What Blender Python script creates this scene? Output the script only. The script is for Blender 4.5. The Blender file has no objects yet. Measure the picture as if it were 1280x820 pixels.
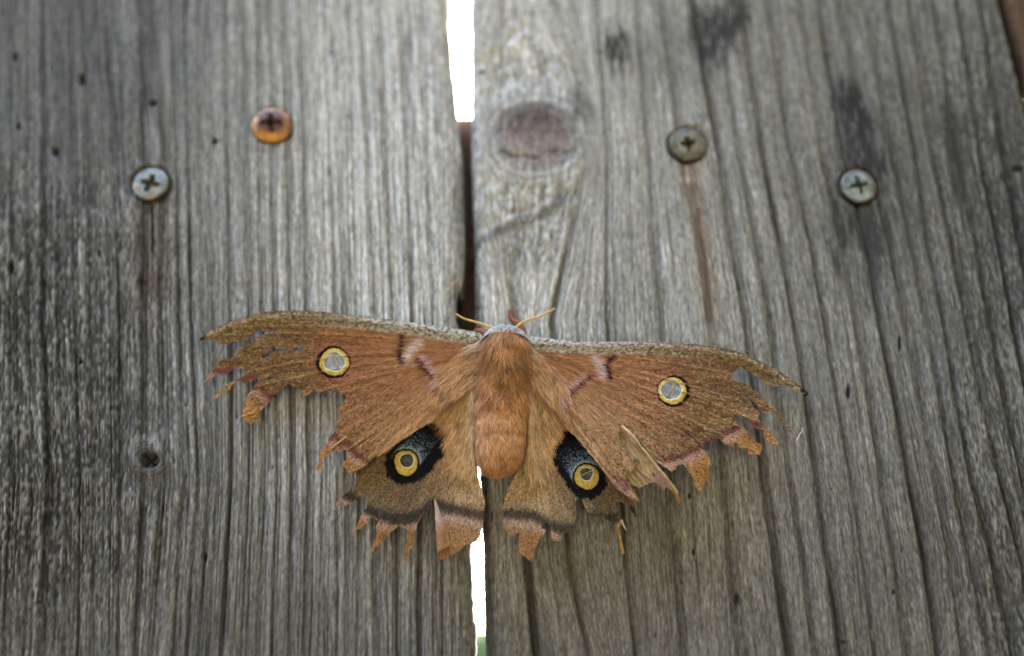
import bpy, math, random
import numpy as np
from mathutils import Vector

random.seed(7)
RNG = np.random.default_rng(11)
S = bpy.context.scene
COL = S.collection
rad = math.radians

# ------------------------------------------------------------------ camera, sky, sun, exposure
Z0 = 1.35            # height of the lens above the ground (m)
D = 0.22             # lens to the fence face, measured square to the fence
TILT = rad(20.0)
FPX = 35.0 / 36.0 * 1280.0
cd = bpy.data.cameras.new('camera')
cam = bpy.data.objects.new('camera', cd)
COL.objects.link(cam)
cam.location = (0, -D, Z0)
cam.rotation_euler = (rad(90) + TILT, 0, 0)
cd.lens = 35.0
cd.sensor_width = 36.0
cd.clip_start = 0.01
cd.clip_end = 2000.0
cd.dof.use_dof = True
cd.dof.focus_distance = 0.2195
cd.dof.aperture_fstop = 4.0
cd.dof.aperture_blades = 9
S.camera = cam

SUN_EL, SUN_AZ = rad(33.6), rad(-3.2)      # the sun stands behind the fence, in line with the gap
w = bpy.data.worlds.new('World')
S.world = w
w.use_nodes = True
nt = w.node_tree
sky = nt.nodes.new('ShaderNodeTexSky')
sky.sky_type = 'NISHITA'
sky.sun_disc = False
sky.sun_elevation = SUN_EL
sky.sun_rotation = SUN_AZ
sky.air_density = 1.0
sky.dust_density = 2.0
sky.ozone_density = 1.0
bg = nt.nodes['Background']
bg.inputs['Strength'].default_value = 0.15
nt.links.new(sky.outputs[0], bg.inputs['Color'])
sd = bpy.data.lights.new('sun', 'SUN')
sd.energy = 2.0
sd.angle = rad(0.5)
sd.color = (1.0, 0.95, 0.88)
sun = bpy.data.objects.new('sun', sd)
COL.objects.link(sun)
sv = Vector((math.sin(SUN_AZ) * math.cos(SUN_EL), math.cos(SUN_AZ) * math.cos(SUN_EL), math.sin(SUN_EL)))
sun.location = (0, 3, 4)
sun.rotation_euler = sv.to_track_quat('Z', 'Y').to_euler()
S.view_settings.view_transform = 'Standard'
S.view_settings.look = 'None'
S.view_settings.exposure = 5.38
S.view_settings.use_white_balance = True
S.view_settings.white_balance_temperature = 7050
S.view_settings.white_balance_tint = 13
S.view_settings.gamma = 1.0

# ------------------------------------------------------------------ geometry of the fence face
CT, ST = math.cos(TILT), math.sin(TILT)


def P(px, py, h=0.0):
    """point of the photograph -> world point standing h metres proud of the fence face"""
    px = np.asarray(px, float); py = np.asarray(py, float); h = np.asarray(h, float)
    v = (410.0 - py) / FPX
    t = (D - h) / (CT - v * ST)
    X = t * (px - 640.0) / FPX
    Zz = t * (ST + v * CT)
    return np.stack(np.broadcast_arrays(X, -h, Zz + Z0), -1)


def inv(X, Zz):
    zc = D * CT + Zz * ST
    yc = -D * ST + Zz * CT
    return 640 + FPX * X / zc, 410 - FPX * yc / zc


def hsh(ix, iy, seed):
    ix = ix.astype(np.int64); iy = iy.astype(np.int64)
    n = (ix * 374761393 + iy * 668265263 + seed * 1442695041) & 0xffffffff
    n = ((n ^ (n >> 13)) * 1274126177) & 0xffffffff
    n = ((n ^ (n >> 16)) * 2246822519) & 0xffffffff
    return ((n ^ (n >> 15)) & 0xffff) / 65535.0


def vn(x, y, seed=0):
    x = np.asarray(x, float); y = np.asarray(y, float)
    x, y = np.broadcast_arrays(x, y)
    fx = np.floor(x); fy = np.floor(y)
    tx = x - fx; ty = y - fy
    tx = tx * tx * (3 - 2 * tx); ty = ty * ty * (3 - 2 * ty)
    a = hsh(fx, fy, seed); b = hsh(fx + 1, fy, seed)
    c = hsh(fx, fy + 1, seed); d = hsh(fx + 1, fy + 1, seed)
    return (a + (b - a) * tx) * (1 - ty) + (c + (d - c) * tx) * ty


def fbm(x, y, seed=0, o=3):
    s = 0; a = 0.5; t = 0
    for k in range(o):
        s = s + a * vn(x * 2 ** k, y * 2 ** k, seed + 17 * k); t += a; a *= 0.5
    return s / t


def sst(a, b, x):
    t = np.clip((x - a) / (b - a), 0, 1)
    return t * t * (3 - 2 * t)


def dpoly(px, py, pts):
    """distance to a polyline"""
    pts = np.asarray(pts, float)
    best = np.full(px.shape, 1e9)
    for (x0, y0), (x1, y1) in zip(pts[:-1], pts[1:]):
        dx, dy = x1 - x0, y1 - y0
        L = dx * dx + dy * dy + 1e-9
        t = np.clip(((px - x0) * dx + (py - y0) * dy) / L, 0, 1)
        best = np.minimum(best, np.hypot(px - x0 - t * dx, py - y0 - t * dy))
    return best


def inside(px, py, polys):
    r = np.zeros(px.shape, bool)
    for pts in polys:
        pts = np.asarray(pts, float)
        x0, y0 = pts[:, 0], pts[:, 1]
        x1, y1 = np.roll(x0, -1), np.roll(y0, -1)
        for k in range(len(pts)):
            if y0[k] == y1[k]:
                continue
            c = (y0[k] > py) != (y1[k] > py)
            xi = (x1[k] - x0[k]) * (py - y0[k]) / (y1[k] - y0[k]) + x0[k]
            r ^= c & (px < xi)
    return r


def sdf(px, py, pts):
    """signed distance to a closed outline, positive inside"""
    d = dpoly(px, py, list(pts) + [pts[0]])
    return np.where(inside(px, py, [pts]), d, -d)


def mix(a, b, t):
    a = np.asarray(a, float); b = np.asarray(b, float)
    t = np.asarray(t, float)[..., None]
    return a * (1 - t) + b * t


# ------------------------------------------------------------------ mesh and material helpers
def mesh_obj(name, verts, faces, mat, parent=None, col=None, uv=None, smooth=True, kind=None, label=None):
    me = bpy.data.meshes.new(name)
    verts = np.asarray(verts, np.float32).reshape(-1, 3)
    nv = len(verts)
    if isinstance(faces, np.ndarray):
        nf, k = faces.shape
        me.vertices.add(nv); me.vertices.foreach_set('co', verts.ravel())
        me.loops.add(nf * k); me.loops.foreach_set('vertex_index', faces.astype(np.int32).ravel())
        me.polygons.add(nf)
        me.polygons.foreach_set('loop_start', np.arange(0, nf * k, k, dtype=np.int32))
        me.update(calc_edges=True)
    else:
        me.from_pydata(verts.tolist(), [], [list(map(int, f)) for f in faces])
        me.update()
    me.polygons.foreach_set('use_smooth', np.full(len(me.polygons), smooth))
    if col is not None:
        a = me.color_attributes.new('tint', 'FLOAT_COLOR', 'POINT')
        c = np.ones((nv, 4), np.float32); c[:, :3] = np.clip(col, 0, 1)
        a.data.foreach_set('color', c.ravel())
    if uv is not None:
        a = me.attributes.new('grain', 'FLOAT_VECTOR', 'POINT')
        c = np.zeros((nv, 3), np.float32); c[:, :2] = uv
        a.data.foreach_set('vector', c.ravel())
    me.materials.append(mat)
    ob = bpy.data.objects.new(name, me)
    COL.objects.link(ob)
    if parent is not None:
        ob.parent = parent
        ob.matrix_parent_inverse = parent_mat(parent).inverted()
    if kind: ob['kind'] = kind
    if label: ob['label'] = label
    return ob


def parent_mat(o):
    from mathutils import Matrix
    m = Matrix.Translation(o.location)
    return (parent_mat(o.parent) @ o.matrix_parent_inverse @ m) if o.parent else m


def thing(name, loc, label, cat, group=None):
    o = bpy.data.objects.new(name, None)
    COL.objects.link(o)
    o.location = loc; o.empty_display_size = 0.02
    o['label'] = label; o['category'] = cat
    if group: o['group'] = group
    return o


def new_mat(name):
    m = bpy.data.materials.new(name); m.use_nodes = True
    return m, m.node_tree, m.node_tree.nodes['Principled BSDF']


def nd(t, typ, **kw):
    n = t.nodes.new(typ)
    for k, v in kw.items():
        setattr(n, k, v)
    return n


def wood_material(name, fine=1.0):
    m, t, b = new_mat(name)
    at = nd(t, 'ShaderNodeAttribute', attribute_name='tint')
    gr = nd(t, 'ShaderNodeAttribute', attribute_name='grain')
    mp = nd(t, 'ShaderNodeMapping'); mp.inputs['Scale'].default_value = (0.48, 0.03, 1)
    t.links.new(gr.outputs['Vector'], mp.inputs['Vector'])
    n1 = nd(t, 'ShaderNodeTexNoise'); n1.inputs['Scale'].default_value = 1.0
    n1.inputs['Detail'].default_value = 3; n1.inputs['Roughness'].default_value = 0.6
    t.links.new(mp.outputs[0], n1.inputs['Vector'])
    mp2 = nd(t, 'ShaderNodeMapping'); mp2.inputs['Scale'].default_value = (0.42, 0.10, 1)
    t.links.new(gr.outputs['Vector'], mp2.inputs['Vector'])
    n2 = nd(t, 'ShaderNodeTexNoise'); n2.inputs['Scale'].default_value = 1.0
    n2.inputs['Detail'].default_value = 4; n2.inputs['Roughness'].default_value = 0.65
    t.links.new(mp2.outputs[0], n2.inputs['Vector'])
    ad = nd(t, 'ShaderNodeMath', operation='ADD')
    t.links.new(n1.outputs['Fac'], ad.inputs[0]); t.links.new(n2.outputs['Fac'], ad.inputs[1])
    mr = nd(t, 'ShaderNodeMapRange')
    mr.inputs['From Min'].default_value = 0.7; mr.inputs['From Max'].default_value = 1.3
    mr.inputs['To Min'].default_value = 0.45; mr.inputs['To Max'].default_value = 1.55
    t.links.new(ad.outputs[0], mr.inputs['Value'])
    vm = nd(t, 'ShaderNodeVectorMath', operation='SCALE')
    t.links.new(at.outputs['Color'], vm.inputs[0]); t.links.new(mr.outputs[0], vm.inputs['Scale'])
    t.links.new(vm.outputs[0], b.inputs['Base Color'])
    bp = nd(t, 'ShaderNodeBump'); bp.inputs['Strength'].default_value = 0.8 * fine
    bp.inputs['Distance'].default_value = 0.00025
    t.links.new(ad.outputs[0], bp.inputs['Height'])
    t.links.new(bp.outputs[0], b.inputs['Normal'])
    b.inputs['Roughness'].default_value = 0.78
    b.inputs['Specular IOR Level'].default_value = 0.14
    return m


def tint_material(name, rough=0.8, trans=0.0, sheen=0.0, spec=0.3, metal=0.0, grain=None, bump=0.0):
    m, t, b = new_mat(name)
    at = nd(t, 'ShaderNodeAttribute', attribute_name='tint')
    src = at.outputs['Color']
    if grain:
        tc = nd(t, 'ShaderNodeTexCoord')
        n1 = nd(t, 'ShaderNodeTexNoise'); n1.inputs['Scale'].default_value = grain
        n1.inputs['Detail'].default_value = 3
        t.links.new(tc.outputs['Object'], n1.inputs['Vector'])
        mr = nd(t, 'ShaderNodeMapRange')
        mr.inputs['From Min'].default_value = 0.25; mr.inputs['From Max'].default_value = 0.75
        mr.inputs['To Min'].default_value = 0.7; mr.inputs['To Max'].default_value = 1.3
        t.links.new(n1.outputs['Fac'], mr.inputs['Value'])
        vm = nd(t, 'ShaderNodeVectorMath', operation='SCALE')
        t.links.new(src, vm.inputs[0]); t.links.new(mr.outputs[0], vm.inputs['Scale'])
        src = vm.outputs[0]
        if bump:
            bp = nd(t, 'ShaderNodeBump'); bp.inputs['Distance'].default_value = bump
            t.links.new(n1.outputs['Fac'], bp.inputs['Height'])
            t.links.new(bp.outputs[0], b.inputs['Normal'])
    t.links.new(src, b.inputs['Base Color'])
    b.inputs['Roughness'].default_value = rough
    b.inputs['Specular IOR Level'].default_value = spec
    b.inputs['Metallic'].default_value = metal
    if sheen:
        b.inputs['Sheen Weight'].default_value = sheen
    if trans:
        tr = nd(t, 'ShaderNodeBsdfTranslucent')
        t.links.new(src, tr.inputs['Color'])
        mx = nd(t, 'ShaderNodeMixShader'); mx.inputs[0].default_value = trans
        t.links.new(b.outputs[0], mx.inputs[1]); t.links.new(tr.outputs[0], mx.inputs[2])
        t.links.new(mx.outputs[0], t.nodes['Material Output'].inputs['Surface'])
    return m


def plain_material(name, color, rough=0.8, spec=0.3, nscale=40.0, var=0.25, bump=0.0, metal=0.0):
    m, t, b = new_mat(name)
    tc = nd(t, 'ShaderNodeTexCoord')
    n1 = nd(t, 'ShaderNodeTexNoise'); n1.inputs['Scale'].default_value = nscale
    n1.inputs['Detail'].default_value = 5
    t.links.new(tc.outputs['Object'], n1.inputs['Vector'])
    cr = nd(t, 'ShaderNodeValToRGB')
    cr.color_ramp.elements[0].position = 0.3; cr.color_ramp.elements[1].position = 0.7
    cr.color_ramp.elements[0].color = (*[c * (1 - var) for c in color], 1)
    cr.color_ramp.elements[1].color = (*[min(1, c * (1 + var)) for c in color], 1)
    t.links.new(n1.outputs['Fac'], cr.inputs[0])
    t.links.new(cr.outputs[0], b.inputs['Base Color'])
    b.inputs['Roughness'].default_value = rough
    b.inputs['Specular IOR Level'].default_value = spec
    b.inputs['Metallic'].default_value = metal
    if bump:
        bp = nd(t, 'ShaderNodeBump'); bp.inputs['Distance'].default_value = bump
        t.links.new(n1.outputs['Fac'], bp.inputs['Height'])
        t.links.new(bp.outputs[0], b.inputs['Normal'])
    return m


M_WOOD = wood_material('weathered_wood')
M_DARKWOOD = wood_material('shaded_rail_wood')
M_WING = tint_material('wing_scales', rough=0.85, trans=0.18, spec=0.06)
M_FUR = tint_material('moth_fur', rough=0.7, trans=0.12, spec=0.07)
M_BODY = tint_material('moth_skin', rough=0.9, spec=0.1)
M_METAL = tint_material('oxidised_screw_metal', rough=0.5, spec=0.5, metal=0.25, grain=1300.0, bump=0.0003)
M_ANT = plain_material('antenna_chitin', (0.60, 0.37, 0.11), rough=0.6, nscale=2000, var=0.2)
M_LEG = plain_material('leg_fur', (0.22, 0.075, 0.035), rough=0.8, nscale=900, var=0.3, bump=0.0002)
M_VEIN = plain_material('wing_vein', (0.42, 0.26, 0.10), rough=0.6, nscale=1500, var=0.2)

# ------------------------------------------------------------------ wood grain, laid out from the lines of the real boards
ROWS_L = [0, 200, 400, 600, 820]
LINES_L = [(-140, -140, -140, -140, -150), (-110, -108, -110, -110, -120), (-80, -80, -80, -80, -88), (-48, -46, -48, -46, -56),
           (-18, -16, -18, -16, -26), (12, 15, 11, 10, 2), (33, 32, 32, 36, 25), (53, 52, 52, 58, 48), (72, 73, 71, 80, 78), (88, 88, 92, 98, 95),
           (101, 108, 112, 115, 112), (128, 140, 148, 148, 145), (172, 180, 176, 176, 166), (191, 206, 200, 205, 188),
           (213, 220, 222, 229, 215), (232, 233, 238, 247, 233), (247, 248, 252, 260, 247), (260, 262, 266, 272, 258), (280, 283, 286, 286, 274),
           (303, 304, 308, 308, 297), (320, 322, 326, 327, 319), (336, 339, 342, 346, 338), (352, 357, 361, 363, 359),
           (374, 380, 383, 386, 379), (386, 394, 402, 405, 401), (404, 412, 418, 421, 420), (418, 424, 430, 433, 433),
           (434, 440, 445, 449, 446), (450, 457, 466, 468, 471), (472, 480, 489, 495, 494), (498, 507, 514, 523, 523),
           (526, 533, 540, 548, 551), (552, 560, 560, 572, 577), (580, 600, 590, 605, 610)]
ROWS_R = [0, 100, 200, 300, 400, 500, 600, 700, 820]
LINES_R = [(568, 570, 572, 576, 578, 582, 586, 591, 594), (588, 589, 590, 594, 596, 600, 604, 609, 612),
           (625, 616, 612, 628, 642, 645, 650, 655, 668), (690, 722, 733, 712, 689, 694, 701, 709, 735),
           (745, 752, 758, 757, 757, 765, 775, 781, 794), (795, 803, 811, 816, 826, 831, 835, 842, 853),
           (826, 838, 851, 872, 886, 897, 903, 911, 923), (862, 880, 899, 912, 931, 942, 953, 968, 985),
           (893, 909, 925, 944, 961, 973, 988, 1003, 1017), (925, 940, 955, 973, 991, 1006, 1020, 1034, 1050),
           (958, 974, 990, 1012, 1029, 1045, 1063, 1078, 1092), (998, 1014, 1030, 1051, 1070, 1086, 1101, 1118, 1135),
           (1022, 1038, 1055, 1082, 1099, 1119, 1136, 1155, 1172), (1050, 1066, 1085, 1112, 1130, 1148, 1168, 1188, 1203),
           (1078, 1098, 1116, 1137, 1157, 1174, 1192, 1211, 1236), (1110, 1127, 1145, 1158, 1178, 1195, 1214, 1239, 1265),
           (1135, 1150, 1166, 1188, 1208, 1227, 1251, 1276, 1300), (1165, 1181, 1196, 1220, 1236, 1255, 1278, 1300, 1325),
           (1195, 1211, 1226, 1248, 1265, 1285, 1305, 1328, 1352), (1225, 1240, 1254, 1273, 1292, 1312, 1335, 1355, 1380),
           (1254, 1279, 1303, 1325, 1348, 1370, 1392, 1415, 1440), (1290, 1315, 1339, 1361, 1384, 1406, 1428, 1451, 1476)]


def plane_lines(rows, lines):
    """image-space line table -> X of each line on a table of heights on the fence"""
    lines = np.asarray(lines, float)
    rows = np.asarray(rows, float)
    pts = P(lines, rows[None, :].repeat(len(lines), 0), 0.0)
    return pts[0, :, 2] - Z0, pts[:, :, 0]        # Z table (descending), X[line, row]


def line_x(zt, xt, Zv):
    """X of every line at heights Zv, lines held straight beyond the table"""
    o = np.argsort(zt)
    out = np.empty((xt.shape[0], len(Zv)))
    for i in range(xt.shape[0]):
        out[i] = np.interp(Zv, zt[o], xt[i][o])
    return out


def spaced(a, b, lo, hi, fine, grow=1.25, mx=0.03):
    """coordinates from a to b, evenly fine inside [lo, hi] and coarser outside"""
    v = list(np.arange(max(a, lo), min(b, hi), fine))
    s = fine; x = v[-1]
    while x < b:
        s = min(s * grow, mx); x += s; v.append(min(x, b))
    s = fine; x = v[0]
    while x > a:
        s = min(s * grow, mx); x -= s; v.insert(0, max(x, a))
    return np.array(sorted(set(np.round(v, 6))))


SCREWS = [(188.5, 230.5), (340.5, 157.5), (859.5, 181.0), (1073.0, 233.0)]
THK = 0.016


def wood_surface(px, py, u, side):
    """height (m) and colour of the weathered board face; u runs across the grain"""
    yy = py
    warp = 2.6 * (fbm(u / 60, yy / 220, 3) - 0.5) + 0.7 * (vn(u / 12, yy / 110, 5) - 0.5)
    uu = u + warp
    lines = LINES_L if side == 'L' else LINES_R
    row = 2 if side == 'L' else 4
    rr = np.random.default_rng(5 if side == 'L' else 6)
    tab = np.arange(-400, 1700, 0.25)
    G = np.zeros(len(tab)); F = np.zeros(len(tab))
    marks = [l[row] for l in lines]
    for i, c in enumerate(marks):
        dep = rr.uniform(0.25, 1.0) if side == 'L' else rr.uniform(0.55, 1.0)
        wd = rr.uniform(1.5, 2.6) * (1.0 if side == 'L' else 1.25)
        d = tab - c
        G = np.maximum(G, dep * np.where(d < 0, np.exp(-(d / wd) ** 2), np.exp(-(d / (wd * 2.6)) ** 2)))
    c = -390.0
    while c < 1690:
        c += rr.uniform(3.5, 10) * (1.0 if side == 'L' else 1.6)
        F = np.maximum(F, rr.uniform(0.35, 1.0) * (1.0 if side == 'L' else 0.6) * np.exp(-((tab - c) / rr.uniform(0.8, 1.6)) ** 2))
    g = np.interp(uu, tab, G) * (0.55 + 0.75 * fbm(uu / 14, yy / 130, 21))
    f = np.interp(uu + 0.5 * vn(uu / 8, yy / 90, 9), tab, F) * sst(0.2, 0.7, fbm(uu / 7, yy / 110, 31))
    calm = 1 - (0.42 if side == 'L' else 0.15) * sst(420, 120, py)
    if side == 'R':
        wild = sst(1.25, 0.7, np.hypot((px - 650) / 80, (py - 170) / 185) + 0.3 * (fbm(px / 30, py / 40, 341) - 0.5))
        calm = calm * (1 - 0.9 * wild)
    g = g * calm; f = f * (0.4 + 0.6 * calm)
    fib = vn(uu / 1.2, yy / 30, 41) * 0.6 + vn(uu / 2.0, yy / 80, 43) * 0.4
    fib2 = vn(uu / 1.1, yy / 5, 47)
    if side == 'L':
        rough = sst(330, 60, px) * sst(120, 330, py) * sst(900, 640, py) + 0.15
    else:
        rough = 0.25 * np.ones_like(px) + 0.5 * sst(1130, 1250, px)
    flake = 0.65 * vn(uu / 1.5, yy / 6, 51) + 0.35 * vn(uu / 3.2, yy / 26, 52)
    flake = sst(0.35, 0.8, flake)
    h = -0.00085 * g - 0.00042 * f + 0.00034 * (fib - 0.5) + 0.00016 * (fib2 - 0.5) + rough * 0.0003 * (flake - 0.4)
    h = h + 0.0006 * (fbm(uu / 60, yy / 300, 61) - 0.5)
    if side == 'R':
        h = h + wild * 0.0009 * (fbm(px / 7, py / 11, 343) - 0.5)
    # ---- colour of the boards, with a brightness falloff painted in
    big = fbm(px / 260, py / 330, 71)
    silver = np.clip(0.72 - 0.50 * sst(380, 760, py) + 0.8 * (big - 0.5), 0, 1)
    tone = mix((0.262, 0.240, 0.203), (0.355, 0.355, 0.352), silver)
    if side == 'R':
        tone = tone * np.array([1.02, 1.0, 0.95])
    glare_falloff = 0.39 + 0.95 * np.exp(-((px - 500) / np.where(px < 500, 210, 330)) ** 2) * sst(900, 300, py) + 0.30 * (fbm(px / 150, py / 260, 73) - 0.5) + 0.10 * np.exp(-((px - 950) / 200) ** 2)  # bright glare centre and dark corners painted into the board colour
    tone = tone * glare_falloff[..., None]
    strip = fbm(uu / 11, yy / 420, 81)
    tone = tone * (0.82 + 0.36 * strip)[..., None]
    q_ = 0.9 if side == 'L' else 0.55
    k = (1 + 1.32 * q_ * (fib - 0.5)) * (1 + 0.48 * (fib2 - 0.5))
    tone = tone * k[..., None]
    tone = mix(tone, tone * np.array([0.20, 0.175, 0.135]), np.clip(g * 1.05, 0, 1))
    tone = mix(tone, tone * np.array([0.26, 0.23, 0.19]), np.clip(f * 1.1, 0, 1))
    tone = tone * (1 + rough * 1.2 * (flake - 0.45))[..., None]
    fl2 = sst(0.72, 0.95, vn(uu / 1.5, yy / 12, 53)) * sst(0.4, 0.7, fbm(uu / 12, yy / 60, 54))
    tone = tone * (1 + 0.6 * fl2)[..., None]
    # warm and cool fibre tints
    tw = vn(uu / 2.0, yy / 22, 91) - 0.5
    tone = tone * (1 + tw[..., None] * np.array([0.08, 0.0, -0.08]))
    # pits
    pit = (vn(px / 5.5, py / 13, 95) > 0.965)
    pitv = sst(0.955, 0.995, vn(px / 5.5, py / 13, 95))
    tone = tone * (1 - 0.7 * pitv)[..., None]
    h = h - 0.0004 * pitv

    def blot(cx, cy, rx, ry, ang=0.0, soft=0.5, sd=1, amp=0.6):
        amp = amp * 0.75
        ca, sa = math.cos(ang), math.sin(ang)
        dx, dy = px - cx, py - cy
        a = (dx * ca + dy * sa) / rx; b = (-dx * sa + dy * ca) / ry
        r = np.hypot(a, b) + amp * ((fbm(uu / 6, yy / 55, 200 + sd) - 0.5) * 2.4 + (fbm(px / 12, py / 16, 230 + sd) - 0.5) * 0.9)
        return sst(1.0 + soft, 1.0 - soft, r) * (1.0 if rx < 12 and ry < 14 else np.clip(0.30 + 1.25 * sst(0.2, 0.75, fbm(uu / 2.6, yy / 13, 260 + sd)), 0, 1))

    dark = np.array([0.055, 0.052, 0.05]); brown = np.array([0.15, 0.105, 0.07])
    if side == 'L':
        # small knot
        dx, dy = px - 187, py - 575
        r = np.hypot(dx / 1.0, dy / 0.85)
        tone = mix(tone, np.array([0.12, 0.11, 0.10]), 0.55 * sst(34, 14, r))
        ring = 0.5 + 0.5 * np.sin(r * 1.1 + 3 * vn(px / 9, py / 9, 7))
        tone = mix(tone, tone * 0.6, ring * sst(40, 24, r) * sst(11, 15, r))
        tone = mix(tone, np.array([0.30, 0.29, 0.28]), 0.6 * sst(6, 2, np.abs(np.hypot(dx + 6, dy + 12) - 17)) * sst(6, -12, dy) * (vn(px / 2, py / 5, 3)))
        core = sst(14, 10.5, r)
        tone = mix(tone, np.array([0.045, 0.04, 0.038]), core)
        crk = np.minimum(dpoly(px, py, [(178, 566), (187, 576), (199, 586)]), dpoly(px, py, [(176, 584), (187, 576), (197, 566)]))
        tone = mix(tone, np.array([0.012, 0.011, 0.01]), sst(2.2, 0.8, crk) * sst(15, 11, r))
        h = h - 0.0009 * core - 0.0006 * sst(2, 0.5, crk) * core + 0.0004 * sst(30, 18, r) * (1 - core)
        tone = mix(tone, dark * 1.6, 0.5 * blot(212, 606, 18, 12, sd=3))
        # brown patch and split under the screw
        tone = mix(tone, tone * np.array([0.80, 0.66, 0.54]), 0.8 * blot(188, 330, 26, 80, sd=4))
        cr = dpoly(px, py, [(188, 252), (190, 270), (190.5, 315)])
        cv = sst(2.0, 0.7, cr)
        tone = mix(tone, np.array([0.02, 0.016, 0.013]), cv)
        h = h - 0.0012 * cv
        tone = mix(tone, tone * 0.55, 0.9 * blot(183, 60, 9, 60, sd=6))
        tone = mix(tone, tone * 0.5, 0.8 * blot(180, 128, 17, 26, sd=7))
        tone = mix(tone, tone * 0.55, 0.8 * blot(108, 243, 15, 16, sd=8))
        tone = mix(tone, dark, 0.9 * blot(112, 250, 7, 5, ang=-0.4, soft=0.4, sd=9))
        for (bx, by, ra, rb) in [(102, 99, 4, 8), (69, 190, 4, 6), (12, 333, 4, 7), (191, 129, 5, 4), (19, 71, 3, 6), (268, 176, 4, 3), (23, 158, 3, 4), (256, 697, 2, 6), (124, 317, 2, 4), (100, 452, 3, 3)]:
            v = blot(bx, by, ra, rb, soft=0.45, sd=10, amp=0.2)
            tone = mix(tone, np.array([0.015, 0.014, 0.012]), v); h = h - 0.0008 * v
        # dark edge where the corner has worn
        tone = mix(tone, np.array([0.03, 0.027, 0.024]), sst(3.2, 1.0, dpoly(px, py, [(574, 358), (571, 375), (572, 398)])))
    else:
        # big knot: rings round a reddish heart
        dx, dy = px - 671, py - 170
        r = np.hypot(dx / 1.12, dy / 0.92) + 7 * (fbm(px / 30, py / 24, 301) - 0.5)
        zone = sst(88, 50, r) * 0.75
        rg = 0.5 + 0.5 * np.sin(r * 0.62 + 2.0 * vn(px / 20, py / 20, 303))
        ringtone = mix((0.33, 0.322, 0.315), (0.37, 0.367, 0.36), rg) * (0.75 + 0.5 * vn(px / 6, py / 3, 305))[..., None]
        tone = mix(tone, ringtone, zone * 0.85)
        h = h * (1 - 0.8 * zone) - 0.00012 * rg * zone + 0.0007 * zone
        heart = sst(52, 30, r)
        ht = mix((0.14, 0.108, 0.105), (0.29, 0.225, 0.21), sst(-12, 22, dy) * (0.4 + 0.6 * vn(px / 25, py / 9, 307)))
        ht = ht * (0.8 + 0.4 * vn(px / 14, py / 2.2, 309))[..., None]
        tone = mix(tone, ht, heart * 0.92)
        tone = mix(tone, tone * 0.6, 0.7 * sst(9, 1, np.abs(r - 44)) + 0.4 * sst(4, 1, np.abs(r - 58)) + 0.3 * sst(4, 1, np.abs(r - 71)))
        ck = dpoly(px, py, [(628, 190), (640, 196), (655, 197), (672, 199), (684, 190), (700, 193), (716, 190)])
        tone = mix(tone, tone * 0.45, 0.8 * sst(7, -1, ck + 5 * (vn(px / 7, py / 4, 315) - 0.5)))
        h = h - 0.0002 * sst(4, 1, ck)
        cr2 = dpoly(px, py, [(618, 164), (650, 163), (690, 165), (745, 166)])
        tone = mix(tone, tone * 0.55, 0.6 * sst(2.2, 0.6, cr2))
        mot = sst(0.35, 0.7, fbm(px / 6, py / 9, 345)) * wild * sst(205, 260, py)
        tone = mix(tone, tone * np.array([0.62, 0.60, 0.54]), 0.75 * mot)
        tone = mix(tone, tone * np.array([0.5, 0.42, 0.42]), 0.75 * blot(665, 145, 42, 13, sd=11, amp=0.4))
        tone = mix(tone, tone * 0.42, 0.9 * blot(727, 130, 14, 28, ang=-0.5, sd=12, amp=0.4))
        ck = dpoly(px, py, [(600, 300), (622, 290), (650, 277), (684, 264), (700, 248)])
        tone = mix(tone, tone * 0.38, 0.8 * sst(11, 2, ck + 5 * (vn(px / 8, py / 8, 313) - 0.5)))
        tone = mix(tone, np.minimum(tone * 1.45, 0.6), 0.6 * blot(622, 232, 18, 26, sd=13))
        tone = mix(tone, tone * 0.62, 0.6 * blot(640, 315, 40, 24, sd=14))
        # grey-black weather stains
        tone = mix(tone, dark * 0.6, 0.95 * blot(770, 60, 16, 26, sd=15, amp=0.9))
        tone = mix(tone, dark * 0.6, 1.0 * blot(900, 30, 34, 46, sd=16, amp=0.9))
        tone = mix(tone, tone * 0.6, 0.7 * blot(850, 70, 60, 50, sd=17, amp=0.9))
        tone = mix(tone, dark * 0.5, 1.0 * blot(1070, 140, 24, 36, ang=-0.3, sd=18, amp=0.9))
        tone = mix(tone, dark * 0.6, 0.95 * blot(1085, 195, 32, 40, sd=19, amp=1.0))
        tone = mix(tone, dark * 0.7, 0.950 * blot(1078, 290, 34, 60, ang=-0.2, sd=20, amp=1.0))
        tone = mix(tone, dark * 0.7, 0.952 * blot(1192, 190, 12, 80, ang=-0.18, sd=21, amp=0.9))
        tone = mix(tone, tone * 0.5, 0.7 * blot(1250, 240, 40, 120, ang=-0.2, sd=22, amp=1.0))
        # rust run below the brass screw
        run = dpoly(px, py, [(862, 205), (868, 240), (878, 300), (886, 370), (892, 430)])
        tone = mix(tone, tone * np.array([0.82, 0.64, 0.52]), 0.8 * sst(24, 0, run + 10 * (fbm(px / 8, py / 50, 321) - 0.5)) * sst(470, 380, py))
        tone = mix(tone, np.array([0.075, 0.045, 0.03]), 0.7 * sst(5, 1.5, dpoly(px, py, [(872, 262), (877, 300), (884, 350), (888, 400)])))
        tone = mix(tone, np.array([0.5, 0.38, 0.31]), 0.55 * sst(4, 1, dpoly(px, py, [(858, 206), (860, 226)])))
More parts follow.
